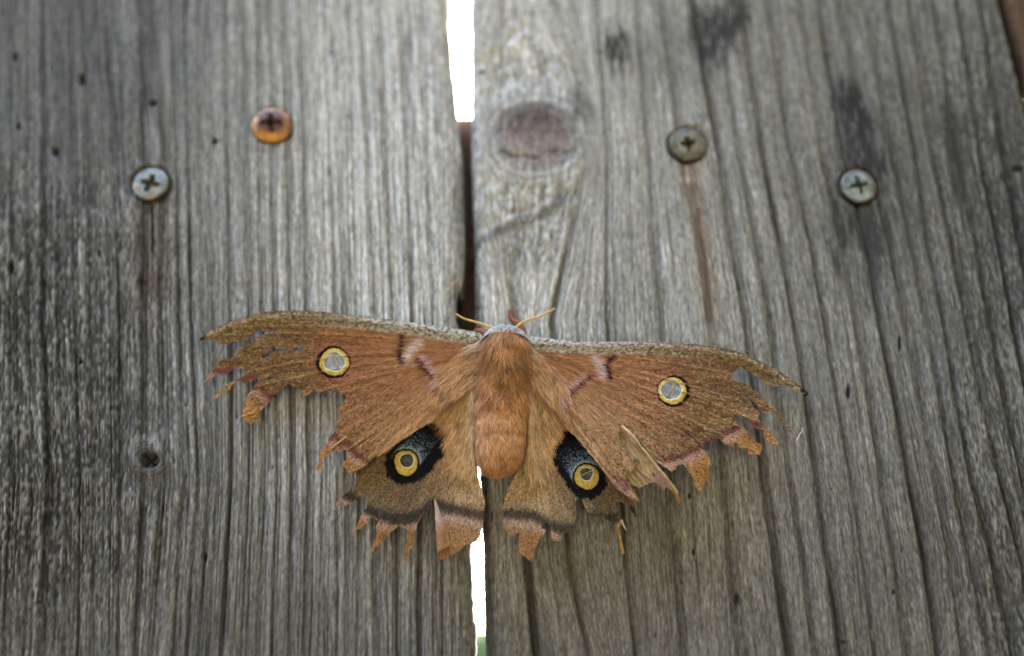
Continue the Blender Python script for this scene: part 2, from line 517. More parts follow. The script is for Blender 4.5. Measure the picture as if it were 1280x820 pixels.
        for (bx, by, ra, rb) in [(922, 749, 3, 7), (1117, 740, 2, 3), (1054, 803, 3, 2), (862, 620, 2, 4), (867, 690, 2, 4), (1272, 211, 8, 4), (1061, 490, 3, 9), (1125, 428, 2, 10)]:
            v = blot(bx, by, ra, rb, soft=0.45, sd=23, amp=0.2)
            tone = mix(tone, np.array([0.02, 0.018, 0.015]), v); h = h - 0.0006 * v
        # a second faint knot low on the board gives the swirl of short dark fibres
        tone = mix(tone, tone * np.array([0.72, 0.72, 0.66]), 0.6 * blot(650, 790, 40, 36, sd=24, amp=0.9))
    for sx, sy in SCREWS:
        r = np.hypot(px - sx, (py - sy) / 0.9)
        tone = mix(tone, tone * np.array([0.40, 0.35, 0.30]), sst(31, 23, r) * (0.35 + 0.6 * vn(px / 9, py / 9, 335)))
        h = h - 0.0012 * sst(28, 22.5, r) + 0.0005 * (vn(px / 5, py / 7, 331) - 0.5) * sst(44, 30, r)
    return h, np.clip(tone, 0.004, 0.8)


def board(parent, rows, lines, edges, side, zlo, zhi, fx, fz, mat=None, label=None, name='board', plain=False, xoff=0.0, width=None, shade=1.0):
    """one plank; edges = (left line, right line) in picture rows"""
    zt, xt = plane_lines(rows, lines)
    zv = spaced(zlo, zhi, -0.004, 0.182, fz)
    er, el = edges
    zl, xl = plane_lines(rows if el is None else el[0], [el[1]])
    zr, xr = plane_lines(er[0], [er[1]])
    XL = line_x(zl, xl, zv)[0]; XR = line_x(zr, xr, zv)[0]
    if width is not None:
        if width > 0: XR = XL + width
        else: XL = XR + width
    a, b = XL.mean(), XR.mean()
    lo, hi = -0.150, 0.150
    cs = (spaced(a, b, max(a, lo), min(b, hi), fx) - a) / (b - a)
    e = np.array([0.0, 0.00012, 0.0003, 0.0006, 0.001, 0.0016, 0.0024]) / (b - a)
    cs = np.unique(np.round(np.concatenate([cs[(cs > e[-1]) & (cs < 1 - e[-1])], e, 1 - e]), 7))
    X = XL[:, None] + (XR - XL)[:, None] * cs[None, :]
    ZZ = np.repeat(zv[:, None], len(cs), 1)
    LX = line_x(zt, xt, zv)
    ref = np.asarray([l[2 if side == 'L' else 4] for l in lines], float)
    U = np.empty_like(X)
    for i in range(len(zv)):
        x = X[i]
        o = LX[:, i]
        U[i] = np.interp(x, o, ref)
        s = 5300.0
        U[i] = np.where(x < o[0], ref[0] + (x - o[0]) * s, np.where(x > o[-1], ref[-1] + (x - o[-1]) * s, U[i]))
    px, py = inv(X, np.clip(ZZ, -0.10, 0.30))
    py = py - (ZZ - np.clip(ZZ, -0.10, 0.30)) * 4600
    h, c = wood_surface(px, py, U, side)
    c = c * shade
    dl = (X - XL[:, None]); dr = (XR[:, None] - X)
    de = np.minimum(dl, dr)
    jag = 0.0003 * (fbm(ZZ * 900, X * 0 + 3.3, 77) - 0.5)
    h = h - 0.0042 * np.exp(-np.clip(de + jag, 0, 1) / 0.00085)
    X = X + np.where(dl < 0.002, 1, 0) * (fbm(ZZ * 700, ZZ * 0, 78) - 0.5) * 0.0005 - np.where(dr < 0.002, 1, 0) * (fbm(ZZ * 700, ZZ * 0 + 9, 79) - 0.5) * 0.0005
    nz, nx = X.shape
    ring = [np.stack([X, -h, ZZ + Z0], -1)]
    cols = [c]; uvs = [np.stack([U, py], -1)]
    # sides and back: extra columns
    dep = [THK * 0.35, THK * 0.7, THK - 0.001, THK]
    for d_ in dep:
        ring.append(np.stack([X[:, -1:] - (0.0006 if d_ == THK else 0), np.full((nz, 1), d_), ZZ[:, -1:] + Z0], -1))
        cols.append(c[:, -1:] * 0.9); uvs.append(np.stack([U[:, -1:] + d_ * 5300, py[:, -1:]], -1))
    for d_ in dep[::-1]:
        ring.append(np.stack([X[:, :1] + (0.0006 if d_ == THK else 0), np.full((nz, 1), d_), ZZ[:, :1] + Z0], -1))
        cols.append(c[:, :1] * 0.9); uvs.append(np.stack([U[:, :1] - d_ * 5300, py[:, :1]], -1))
    V = np.concatenate(ring, 1); C = np.concatenate(cols, 1); UV = np.concatenate(uvs, 1)
    n = V.shape[1]
    idx = np.arange(nz * n).reshape(nz, n)
    nxt = np.roll(idx, -1, 1)
    F = np.stack([idx[:-1], nxt[:-1], nxt[1:], idx[1:]], -1).reshape(-1, 4)
    ob = mesh_obj(name, V.reshape(-1, 3), F, mat or M_WOOD, parent, C.reshape(-1, 3), UV.reshape(-1, 2))
    if label: ob['label'] = label
    return ob


fence = thing('wooden_fence', (0, 0.008, 0), 'weathered grey upright fence boards with a bright gap behind the moth', 'fence')
EL = ([0, 60, 140, 185, 250, 300, 345, 356, 372, 400, 500, 600, 690, 770, 778, 820],
      [560, 564, 572, 577, 579, 580, 578, 573, 571, 572, 577, 584, 587, 590.5, 592.5, 593])
ER = ([0, 50, 200, 310, 400, 500, 600, 690, 820], [587, 588, 589, 593, 594, 597, 600, 604, 607.5])
ER2 = ([0, 100, 200, 300, 400, 500, 600, 700, 820], [1254, 1279, 1303, 1325, 1348, 1370, 1392, 1415, 1440])
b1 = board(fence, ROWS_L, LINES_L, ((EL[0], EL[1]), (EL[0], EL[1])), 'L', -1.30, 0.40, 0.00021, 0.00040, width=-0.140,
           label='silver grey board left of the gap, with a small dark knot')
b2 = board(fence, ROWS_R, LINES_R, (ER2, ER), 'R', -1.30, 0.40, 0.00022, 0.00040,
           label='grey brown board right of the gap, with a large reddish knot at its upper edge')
# further boards beyond the two in view
NX = ([0, 100, 200, 300, 400, 500, 600, 700, 820], [1264, 1289, 1313, 1335, 1358, 1380, 1402, 1425, 1450])


def far_board(x0, wd, tint, label=None, seed=0, yaw=0.0, lean=0.0, coarse=False):
    zv = np.linspace(-1.30, 0.40, 40) if coarse else np.concatenate([np.arange(-1.30, 0.0, 0.05), np.arange(0.0, 0.2, 0.002), np.arange(0.2, 0.41, 0.02)])
    xs = np.linspace(0, wd, 24 if coarse else 90)
    X, ZZ = np.meshgrid(xs, zv)
    g = fbm(X * 420, ZZ * 6, seed + 500); f = vn(X * 1600, ZZ * 40, seed + 501)
    de = np.minimum(X, wd - X)
    h = -0.0009 * sst(0.5, 0.8, g) + 0.0003 * (f - 0.5) - 0.002 * np.exp(-de / 0.0008)
    c = np.asarray(tint) * (0.6 + 0.7 * f[..., None]) * (1 - 0.5 * sst(0.5, 0.8, g))[..., None]
    Xw = x0 + X + lean * ZZ
    V = [np.stack([Xw, -h, ZZ + Z0], -1), np.stack([Xw[:, -1:], X[:, -1:] * 0 + THK, ZZ[:, -1:] + Z0], -1), np.stack([Xw[:, :1], X[:, :1] * 0 + THK, ZZ[:, :1] + Z0], -1)]
    C = np.concatenate([c, c[:, -1:], c[:, :1]], 1)
    UV = np.stack([X * 5300, ZZ * 5300], -1); UV = np.concatenate([UV, UV[:, -1:], UV[:, :1]], 1)
    V = np.concatenate(V, 1); nz, n = V.shape[:2]
    idx = np.arange(nz * n).reshape(nz, n); nxt = np.roll(idx, -1, 1)
    F = np.stack([idx[:-1], nxt[:-1], nxt[1:], idx[1:]], -1).reshape(-1, 4)
    return mesh_obj('board', V.reshape(-1, 3), F, M_WOOD, fence, C.reshape(-1, 3), UV.reshape(-1, 2), label=label)


edge_top = P(1257, 0, 0)[0]; edge_low = P(1282, 100, 0)[0]
zt0 = P(1268, 0, 0)[2] - Z0; zt1 = P(1290, 100, 0)[2] - Z0
ln = (edge_top - edge_low) / (zt0 - zt1)
far_board(edge_top - ln * zt0, 0.14, (0.085, 0.05, 0.026), label='warm brown board just showing at the top right corner', seed=1, lean=ln)
far_board(0.315, 0.14, (0.22, 0.2, 0.17), seed=2)
far_board(-0.345, 0.14, (0.24, 0.23, 0.2), seed=3)
far_board(-0.49, 0.14, (0.22, 0.2, 0.17), seed=4)
far_board(0.46, 0.14, (0.2, 0.18, 0.15), seed=5)
for k in range(14):
    far_board(0.605 + k * 0.145, 0.14, (0.2, 0.18, 0.15), seed=10 + k, coarse=True)
    far_board(-0.635 - k * 0.145, 0.14, (0.2, 0.18, 0.15), seed=30 + k, coarse=True)


def grid_box(name, x0, x1, y0, y1, z0, z1, parent, tint, nx=200, nz=12, seed=0, horiz=True):
    """a sawn timber: a closed box with a slightly rough skin"""
    sec = []
    for k in range(nz): sec.append((y0, z0 + (z1 - z0) * k / nz))
    for k in range(6): sec.append((y0 + (y1 - y0) * k / 6, z1))
    for k in range(nz): sec.append((y1, z1 + (z0 - z1) * k / nz))
    for k in range(6): sec.append((y1 + (y0 - y1) * k / 6, z0))
    sec = np.array(sec); n = len(sec)
    xs = np.linspace(x0, x1, nx)
    V = np.zeros((nx, n, 3)); V[..., 0] = xs[:, None]; V[..., 1] = sec[None, :, 0]; V[..., 2] = sec[None, :, 1] + Z0
    s = np.arange(n)
    r = vn(xs[:, None] * 60, s[None, :] * 1.3, seed)
    V[..., 2] += 0.0008 * (r - 0.5)
    C = np.asarray(tint) * (0.7 + 0.6 * r)[..., None]
    UV = np.stack([np.broadcast_to(s[None, :] * 14.0, (nx, n)), np.broadcast_to(xs[:, None] * 5300, (nx, n))], -1)
    idx = np.arange(nx * n).reshape(nx, n); nxt = np.roll(idx, -1, 1)
    F = np.stack([idx[:-1], idx[1:], nxt[1:], nxt[:-1]], -1).reshape(-1, 4)
    faces = [list(f) for f in F] + [list(idx[0]), list(idx[-1][::-1])]
    return mesh_obj(name, V.reshape(-1, 3), faces, M_DARKWOOD, parent, C.reshape(-1, 3), UV.reshape(-1, 2), smooth=False)


RZ1 = (D + THK) * math.tan(TILT + math.atan((410 - 146) / FPX))
grid_box('rail', -2.67, 2.64, THK + 0.0006, THK + 0.038, RZ1 - 0.089, RZ1, fence, (0.13, 0.085, 0.07), seed=3)
grid_box('rail', -2.67, 2.64, THK + 0.0006, THK + 0.038, -1.1, -1.011, fence, (0.2, 0.17, 0.14), seed=4)

# ------------------------------------------------------------------ screws
def screw(cx, cy, rpx, rot, tint_fn, label, dome=0.0004, tiltx=0.0, tilty=0.0, cross=0.56, cw=0.13, proud=0.0006, zs=1.0):
    c = P(cx, cy, 0.0)
    R = rpx * (c[1] + D - 0 + 0) / FPX if False else rpx * math.hypot(D * CT + (c[2] - Z0) * ST, 0) / FPX
    rs = np.concatenate([np.linspace(0, 0.62, 42), np.linspace(0.64, 0.9, 12), [0.94, 0.97, 1.0, 0.985, 0.93, 0.75, 0.45]])
    n = 120; th = np.linspace(0, 2 * np.pi, n, endpoint=False)
    RR, TT = np.meshgrid(rs, th, indexing='ij')
    k = np.arange(len(rs))[:, None] + 0 * TT
    a = TT - rot
    x, y = RR * np.cos(a), RR * np.sin(a)
    wid = cw * (1 - 0.35 * RR / cross)
    arm = np.minimum(np.abs(x), np.abs(y))
    slot = sst(wid + 0.035, wid - 0.025, arm) * sst(cross + 0.03, cross - 0.05, RR)
    core = sst(0.26, 0.14, RR)
    hh = dome * (1 - RR ** 2) - R * 0.42 * np.maximum(slot * (1 - 0.5 * RR / cross), core) + proud
    hh = hh - 0.0003 * sst(0.9, 1.0, RR)
    back = k >= len(rs) - 4
    hh = np.where(back, proud - 0.0004 - 0.0009 * (k - (len(rs) - 5)), hh)
    hh = hh + 0.00022 * (fbm(x * 5, y * 5, int(cx)) - 0.5) - 0.00025 * sst(0.6, 0.8, vn(x * 7, y * 7, int(cx) + 1))
    RR = RR + 0.0
    X = R * RR * np.cos(TT); Z = R * RR * np.sin(TT) * zs
    V = np.stack([c[0] + X, -(hh + tiltx * X + tilty * Z), c[2] + Z], -1)
    C = tint_fn(RR, x, y, X / R, Z / R)
    C = mix(C, np.array([0.02, 0.013, 0.009]), np.clip(np.maximum(slot, core), 0, 1) * 0.85)
    C = np.where(back[..., None], 0.03, C)
    m = len(rs)
    idx = np.arange(m * n).reshape(m, n); nxt = np.roll(idx, -1, 1)
    F = np.stack([idx[:-1], idx[1:], nxt[1:], nxt[:-1]], -1).reshape(-1, 4)
    parent = b1 if cx < 590 else b2
    return mesh_obj('screw', V.reshape(-1, 3), F, M_METAL, parent, C.reshape(-1, 3), label=label)


def t_zinc(r, x, y, X, Z):
    c = mix((0.27, 0.285, 0.26), (0.13, 0.15, 0.14), fbm(X * 4, Z * 4, 1))
    c = c * (0.6 + 0.8 * fbm(X * 6, Z * 6, 12))[..., None]
    c = mix(c, (0.42, 0.25, 0.12), 0.85 * sst(0.5, 0.75, fbm(X * 3.2 + 4, Z * 3.2, 2)) * sst(0.2, -0.5, Z))
    return mix(c, (0.07, 0.07, 0.065), 0.8 * sst(0.93, 1.0, r))


def t_copper(r, x, y, X, Z):
    c = mix((0.36, 0.17, 0.085), (0.22, 0.10, 0.07), fbm(X * 3, Z * 3, 3))
    c = c * (0.5 + 1.0 * fbm(X * 6, Z * 6, 15))[..., None]
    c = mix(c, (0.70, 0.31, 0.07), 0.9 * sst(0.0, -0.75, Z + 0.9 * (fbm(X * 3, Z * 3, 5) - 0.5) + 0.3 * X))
    c = mix(c, (0.10, 0.06, 0.06), 0.85 * sst(0.72, 0.5, np.hypot(X * 0.9, Z * 1.1 - 0.08)))
    c = mix(c, (0.75, 0.45, 0.28), 0.8 * sst(-0.6, -0.95, X))  # highlight on the left rim, painted into the colour
    return mix(c, (0.05, 0.03, 0.02), 0.5 * sst(0.96, 1.0, r))


def t_brass(r, x, y, X, Z):
    c = mix((0.085, 0.082, 0.055), (0.14, 0.13, 0.09), fbm(X * 4, Z * 4, 6))
    c = c * (0.55 + 0.9 * fbm(X * 6, Z * 6, 13))[..., None]
    c = mix(c, (0.30, 0.23, 0.12), 0.8 * sst(0.12, 0.0, np.abs(r - 0.5)) * sst(0.3, 0.6, fbm(X * 3, Z * 3, 8)))
    return mix(c, (0.04, 0.04, 0.035), 0.7 * sst(0.9, 1.0, r))


def t_green(r, x, y, X, Z):
    c = mix((0.09, 0.115, 0.10), (0.24, 0.275, 0.255), sst(0.3, 0.7, fbm(X * 3, Z * 3, 9)))
    c = c * (0.35 + 0.9 * fbm(X * 5, Z * 5, 14))[..., None]
    c = mix(c, (0.32, 0.36, 0.34), 0.5 * sst(0.0, -0.7, Z))
    return mix(c, (0.10, 0.075, 0.05), 0.85 * sst(0.80, 0.92, r + 0.1 * (Z + X)))


screw(188.5, 230.5, 22.6, rad(-15), t_zinc, 'pale zinc screw with rust flecks and a clear cross slot, lowest on the left', tiltx=0.04, tilty=-0.05, cw=0.17)
screw(340.5, 157.5, 25.6, rad(3), t_copper, 'copper orange rusty screw head, brighter orange at its lower rim', dome=0.0016, zs=0.86, tilty=0.25, cross=0.5)
screw(859.5, 181.0, 23.2, rad(5), t_brass, 'dull olive brass screw above the rust run', cross=0.42, cw=0.1)
screw(1073.0, 233.0, 22.6, rad(12), t_green, 'greenish white zinc screw in the dark stain', cross=0.55, cw=0.09, tiltx=-0.06)

# ------------------------------------------------------------------ the moth
moth_base = P(627, 500, 0.0)
moth = thing('moth', tuple(moth_base), 'large rust brown moth with tattered wings and yellow ringed eyespots', 'moth')
MM = 0.001

LF = [(604, 470), (606, 440), (606, 424), (600, 416.5), (590, 414), (575, 411.5), (560, 409.5), (530, 405.5), (500, 401.5), (470, 397), (440, 393.3), (410, 390.3), (380, 388.4), (370, 388.1), (343.6, 388.6), (331.4, 389.6), (317.2, 393.2), (301, 397.8), (285.7, 402.9), (272.5, 408.4), (260.3, 414.5), (251, 422), (247.2, 427.6),
      (250, 427.2), (255, 424.7), (261.3, 424.2), (263.9, 427.2), (269, 423.2), (272.5, 427.7), (275.5, 429.8), (281.6, 430.5), (288.8, 428.2), (296.9, 426.9), (305, 426.2), (311, 423.7), (315, 419.6), (318.7, 414.5), (324.3, 413.2), (331.4, 414.6), (339.5, 414.8), (346.6, 411.9), (352.7, 409.2), (356.6, 406.4),
      (356.2, 409), (347.7, 414), (341.6, 416.2), (331.4, 417.5), (325.3, 418.6), (320.2, 421.6), (317.2, 426.2), (314, 428.7), (305, 431.3), (300, 436.4), (296.9, 442), (293.8, 446.5), (283.7, 449.6), (277.6, 450), (272.5, 452), (267.4, 460.2), (261.8, 468.8), (251.2, 480.5), (257.8, 475.4), (264.4, 471.8), (271.5, 466.8), (275.5, 467.3), (279, 470), (284.7, 467.3), (292.8, 460.7), (298.9, 460.2), (304, 462.2), (309, 459.6), (307, 463.2), (311, 465.2), (305, 468.8), (297.9, 473.9), (290.8, 476.9), (282.7, 481.5), (277.6, 487.0), (268.4, 495.2), (268.0, 499.3), (274.5, 494.7), (277.5, 489.4), (283.7, 484.5), (286.2, 488.6), (291.8, 479.8), (296.9, 475.5), (300.9, 474.9), (306, 479.5), (310, 477.4), (317.2, 475.4), (323.3, 471.3), (324.3, 477.4), (320, 480.5), (317.2, 483.5), (310, 493.7), (307.5, 500.8), (306.5, 504.3), (308, 505.9), (305, 515), (299.9, 520), (300.9, 522.3), (304, 520), (306, 525.2), (313, 531.3), (319.2, 526.2), (324.3, 520), (328.4, 510.9), (336.5, 502.8), (344.6, 492.7), (352.7, 485.5),
      (361, 479.4), (366.3, 483.8), (376.4, 486.9), (377.4, 494), (380.5, 495.5), (385.5, 493.5), (390.6, 488.4), (400.8, 490.6), (406.9, 489.4), (416, 487.4), (421, 488.9), (430.2, 492), (433.8, 496.5), (431.3, 501), (425.2, 507.2), (422.7, 513), (423.7, 522.2), (418.6, 530.8), (421, 535.4), (420.6, 538.4), (414.5, 543.5), (410.5, 548.6), (409.5, 553.7), (404.4, 558.7), (400.3, 565.9), (399.8, 569.9), (401.3, 573.5), (395.2, 585.7), (396.2, 589.2), (400.3, 585.7), (403.9, 580), (403.4, 575), (408.4, 569.9), (414.5, 564.8), (420.6, 564.3), (424.7, 565.7), (432.8, 561.8), (434.8, 563.8), (432.3, 568.4), (433.8, 572.5), (426.7, 580), (429.8, 584), (435.3, 588.2), (434.8, 592.3), (443, 590.2), (451, 586.2), (459.2, 580), (461.3, 576), (468.4, 570.9), (476.5, 565.9), (483.6, 560.8), (493.7, 555.7), (504, 547.5), (518.8, 537.5), (531, 531), (543, 523.5), (556, 508), (570, 492), (585, 480), (596, 474)]
LF_holes = [[(327.3, 446), (330.4, 449), (335.5, 446), (339, 440.5), (345.6, 438.4), (354.8, 439.2), (361.4, 436.6), (359.8, 434.8), (351.7, 436.2), (343.6, 435.2), (341.6, 431.8), (339.4, 433), (337.9, 438), (333, 443)],
            [(364.2, 437.6), (368.3, 434.6), (377.4, 432), (379.5, 435), (377.4, 439), (371, 438), (365.2, 440)],
            [(331.9, 473.4), (336, 470.5), (341.6, 469.8), (344, 471.3), (341.6, 472.9), (333.4, 475.9)],
            [(297, 413.2), (299.2, 413.4), (299, 416.4), (297.2, 416.2)]]
LF_win = [(406, 458), (405.3, 453), (408, 447.5), (412.5, 442.5), (417, 439.8), (422, 441), (427, 445), (431, 449.5), (431, 455), (427.5, 460.5), (422, 463.6), (415, 463), (409.5, 461)]
LF_ring = [(399, 457.5), (399.6, 450), (404, 442.5), (410, 436.8), (417, 434.8), (424, 436.2), (431, 441), (436, 448), (437, 455), (433.5, 462.5), (427, 468.5), (419, 470), (411, 468.5), (403.5, 464)]

RF = [(652, 470), (650, 440), (650, 424), (655, 419.5), (661.7, 421), (679.3, 421.8), (698.8, 425.2), (728, 427.6), (767, 427.3), (806, 427), (850, 428.3), (880, 431.5), (902, 434.8), (916.2, 438.1), (927.2, 441.4), (941.4, 446.9), (956.8, 454), (971, 461.8), (983, 470.4), (994, 478.1), (1004, 485.8), (1011, 492.8), (1006.7, 496.7), (1001.8, 491.4), (996.3, 488.2), (993, 489.3), (988, 483.8), (984.2, 483.8), (978.7, 480.5), (974.9, 480), (972.7, 483.2), (965.6, 481.6), (957.9, 481.6), (953.5, 477.2), (946.9, 471.7), (940.3, 466.2), (932.7, 462.4), (926, 459.6), (922.8, 460.5), (917.3, 465), (912.9, 473.3),
      (921.7, 477.2), (929.4, 478.8), (939.3, 482.7), (939.8, 487), (945.8, 489.8), (948, 494.7), (956.8, 501.9), (966.7, 508.5), (975.5, 518), (983.5, 528.4), (990, 538.3), (996, 550.3), (993.2, 550.3), (987.8, 540.5), (981, 530.6), (972.5, 520.2), (964.5, 512), (961.2, 511.4), (960.6, 514.7), (958.5, 517.4), (953.5, 516.3), (951.3, 513.6), (945.8, 506.5), (939.3, 498.8), (932.7, 491), (930.5, 493.8), (936, 502), (943.6, 510.3), (950.2, 516.3), (946.9, 522.9), (955.7, 533.9), (965.6, 543.8), (973.8, 555.3), (970, 557.2), (965.6, 555.8), (959, 551.4), (955.2, 546), (954.6, 538.3), (952.6, 535.4), (950.2, 536.6), (943.6, 535), (939.3, 530.6), (935.4, 523.5), (930.5, 520.2), (923.9, 518.7), (917.9, 519.6), (919, 525), (923.9, 529.5), (929.4, 533.9), (937, 543.2), (944.7, 551.4), (951.3, 555.8), (951.9, 562.4), (950.2, 569), (943.6, 567.9), (936.5, 568.5), (933.8, 560.2), (931.6, 559), (927.2, 561.9), (921.7, 555.8), (917.3, 552.5), (915.7, 559), (911.8, 555.8), (907.4, 556.4), (902, 551.4), (897.5, 547), (892, 550.5), (887.3, 552.2), (880.2, 554.7), (878.2, 559.3), (873.4, 553), (865.4, 545.2), (857, 539.3), (846, 532), (855.6, 540.6), (863.6, 546.4), (871, 553.4), (876, 560), (881.2, 563.8), (885.3, 568.4), (889.9, 580.6), (886.3, 584.7), (884.3, 592.8), (885.8, 596.9), (881.3, 603), (877.7, 608), (876.7, 614.6), (872.6, 614.6), (870, 608), (866, 597.9), (860, 587.7), (854.8, 579.6), (850.8, 581.6), (845.7, 581.6), (844.7, 586.7), (839, 590.8), (836, 586.7), (829.5, 583.7), (822.3, 579.6), (815.2, 571.5), (806, 559.3), (800, 551.2), (790, 540), (779, 531),
      (773.5, 543), (775, 550.5), (783.5, 564.7), (793.7, 572.8), (800, 575), (800.8, 578), (794.7, 581), (793.7, 584), (788.6, 591), (781.5, 595.2), (783, 600), (785.6, 603.4), (789.6, 610), (796.3, 621), (799.7, 628.2), (791, 624.2), (780.2, 618), (770.9, 610.6), (765, 604), (757.8, 594), (748, 580.5), (736, 566.5), (725, 553), (716.3, 543.5), (706.6, 533), (697, 518), (688, 506), (674, 490), (662, 478)]
RF_win = [(826, 487), (828, 482), (832, 478.5), (838, 476.6), (845, 476.6), (849.5, 481), (852, 487), (850.5, 493), (846, 497), (839, 499), (833, 498), (828, 493)]
RF_ring = [(822.3, 489), (823, 482), (828, 476), (834.5, 472.6), (842, 471.4), (849, 473.6), (855, 479), (858, 486), (857.5, 494), (853, 501), (846, 505.3), (838, 505.6), (830, 502), (824.5, 496.5)]

FLAP_R = [(778, 530.6), (785, 537), (792.7, 544.2), (804.8, 560.4), (815, 572.6), (826.2, 586.8), (838.4, 601), (847.6, 613.8), (850.2, 629), (846.4, 626), (843.6, 618.8), (834, 607.4), (829.9, 614), (823.2, 604.8), (817.8, 602), (812.4, 604), (804.4, 608), (799, 610.4), (793.7, 607), (786, 606), (778, 600), (772, 580), (768, 556), (771, 540)]

LH = [(602, 470), (600, 520), (596.5, 560), (597, 590), (601, 608), (604, 618), (606.5, 629), (604.5, 644), (604, 657.7), (600.6, 671), (595.2, 677.6), (589.9, 680.4), (583.2, 680.5), (577.8, 685.9), (567, 692.6), (557.7, 698), (552, 699), (548, 697), (547, 685), (544.6, 653.7), (543.2, 633.5), (542.5, 622), (540, 626), (538.2, 633.5), (532.2, 640.2), (525.5, 649.6), (521.5, 655.9), (519.5, 665), (517, 668), (516.4, 679), (515, 686), (510.5, 690), (508.6, 702.5), (505, 701.8), (505.4, 693.9), (507.4, 683), (510.7, 665.7), (506.7, 661), (500, 657.7), (495.2, 660.3), (487.8, 666), (479, 676.4), (470.3, 683.7), (464.2, 691), (465.9, 679.3), (471.7, 667.6), (469.5, 658.8), (473.2, 651.6), (468, 648), (463.4, 646), (458.6, 654.4), (452.7, 661.7), (446.8, 661.7), (441.4, 670.2), (440, 669.4), (443.9, 661.7), (449.8, 648.6), (454.9, 639), (458.6, 635.4), (459, 626), (455.6, 618.2), (451, 623.7), (442.5, 625), (439.5, 629.5), (431.5, 632.5), (429.3, 625.9), (423.4, 631), (417.6, 640.2), (415.8, 640), (423.4, 625), (435, 614.9), (441, 609), (447.6, 601), (446.8, 597.3), (443.9, 590), (440, 575), (470, 545), (520, 500), (560, 470)]
LH_holes = [[(471, 638), (473.5, 631), (476, 640), (474, 650)], [(477.5, 645), (479, 636), (482, 646), (480, 652)]]
LH_ring = [(492.6, 575), (494, 568.5), (499, 564.5), (505, 563.2), (513, 563.6), (519, 568), (522, 575), (521.8, 583), (518.5, 590), (512, 594.6), (506, 595.3), (499, 592), (494.5, 585.5)]
LH_win = [(499.8, 575), (502, 570), (506, 568), (512, 567.6), (516, 571), (517, 576.5), (515, 581.5), (510.5, 584), (505, 583.5), (501, 580)]
LH_black = [(543, 522), (550, 525), (556, 529), (561.5, 538), (561, 550), (555, 565), (545, 579), (533, 592), (518, 601.5), (505, 605), (494, 602.5), (486, 594), (482, 580), (486, 566), (497, 552), (515, 538), (531, 527)]

RH = [(658, 470), (659.5, 500), (659.7, 520), (657.3, 555), (652, 577), (648, 588), (639, 603.4), (633, 617), (630, 626), (628.7, 640), (629.4, 657), (634.8, 669), (642.8, 669.8), (649.3, 666), (648.8, 675), (648.2, 691), (653.5, 695), (660, 699.3), (666.3, 702.6), (667.6, 689.9), (673.7, 679), (674.3, 672.4), (677.7, 673), (682.4, 662.4), (676.3, 660), (676.5, 655), (681.7, 653), (689.8, 657.7), (689, 665.7), (690.4, 676.5), (699, 676.5), (705.9, 667), (713.9, 663.7), (718.6, 659), (720.6, 647), (720.6, 637.6), (719.3, 626.8), (723.3, 622), (727.3, 625.5), (731.4, 634.9), (736.7, 643.6), (746, 644.3), (753.4, 643.7), (758.8, 649), (766.8, 653), (772, 662), (776, 655), (771, 646), (774.5, 640), (773.2, 627), (780.2, 629), (787, 635.6), (793, 643), (792, 649), (796, 646), (794, 636), (791, 630), (796, 618), (790, 600), (770, 570), (730, 520), (690, 480)]
RH_ring = [(718, 599), (718.6, 591), (723, 584), (730, 580.6), (737, 580.8), (744, 583.8), (748.8, 590), (749, 598), (746, 606), (740, 611.5), (733, 612.4), (726, 609.5), (720.5, 605)]
RH_win = [(724.8, 590), (727.3, 586), (733.4, 584.8), (740.5, 587.2), (741, 592), (737.5, 599.6), (732, 600.8), (726.5, 597.5)]
RH_black = [(703, 535), (693, 542), (687.5, 552), (689.5, 566), (697, 584), (706, 600), (716, 614), (726, 622), (738, 622), (750, 616), (757, 606), (756, 590), (742, 566), (724, 548), (712, 536)]


def rough_outline(pts, amp=0.45, step=3.0, seed=0):
    out = []
    r = np.random.default_rng(seed)
    n = len(pts)
    for i in range(n):
        a = np.array(pts[i]); b = np.array(pts[(i + 1) % n])
        L = np.linalg.norm(b - a); k = max(1, int(L / step))
        for j in range(k):
            p = a + (b - a) * j / k
            if j: p = p + r.normal(0, amp, 2)
            out.append(tuple(p))
    return out


def near_boundary(qx, qy, polys):
    bx = qx.copy(); by = qy.copy(); best = np.full(qx.shape, 1e9)
    for pts in polys:
        pts = list(pts) + [pts[0]]
        for (x0, y0), (x1, y1) in zip(pts[:-1], pts[1:]):
            dx, dy = x1 - x0, y1 - y0
            L = dx * dx + dy * dy + 1e-12
            t = np.clip(((qx - x0) * dx + (qy - y0) * dy) / L, 0, 1)
            cx, cy = x0 + t * dx, y0 + t * dy
            d = np.hypot(qx - cx, qy - cy)
            m = d < best
            best = np.where(m, d, best); bx = np.where(m, cx, bx); by = np.where(m, cy, by)
    return bx, by


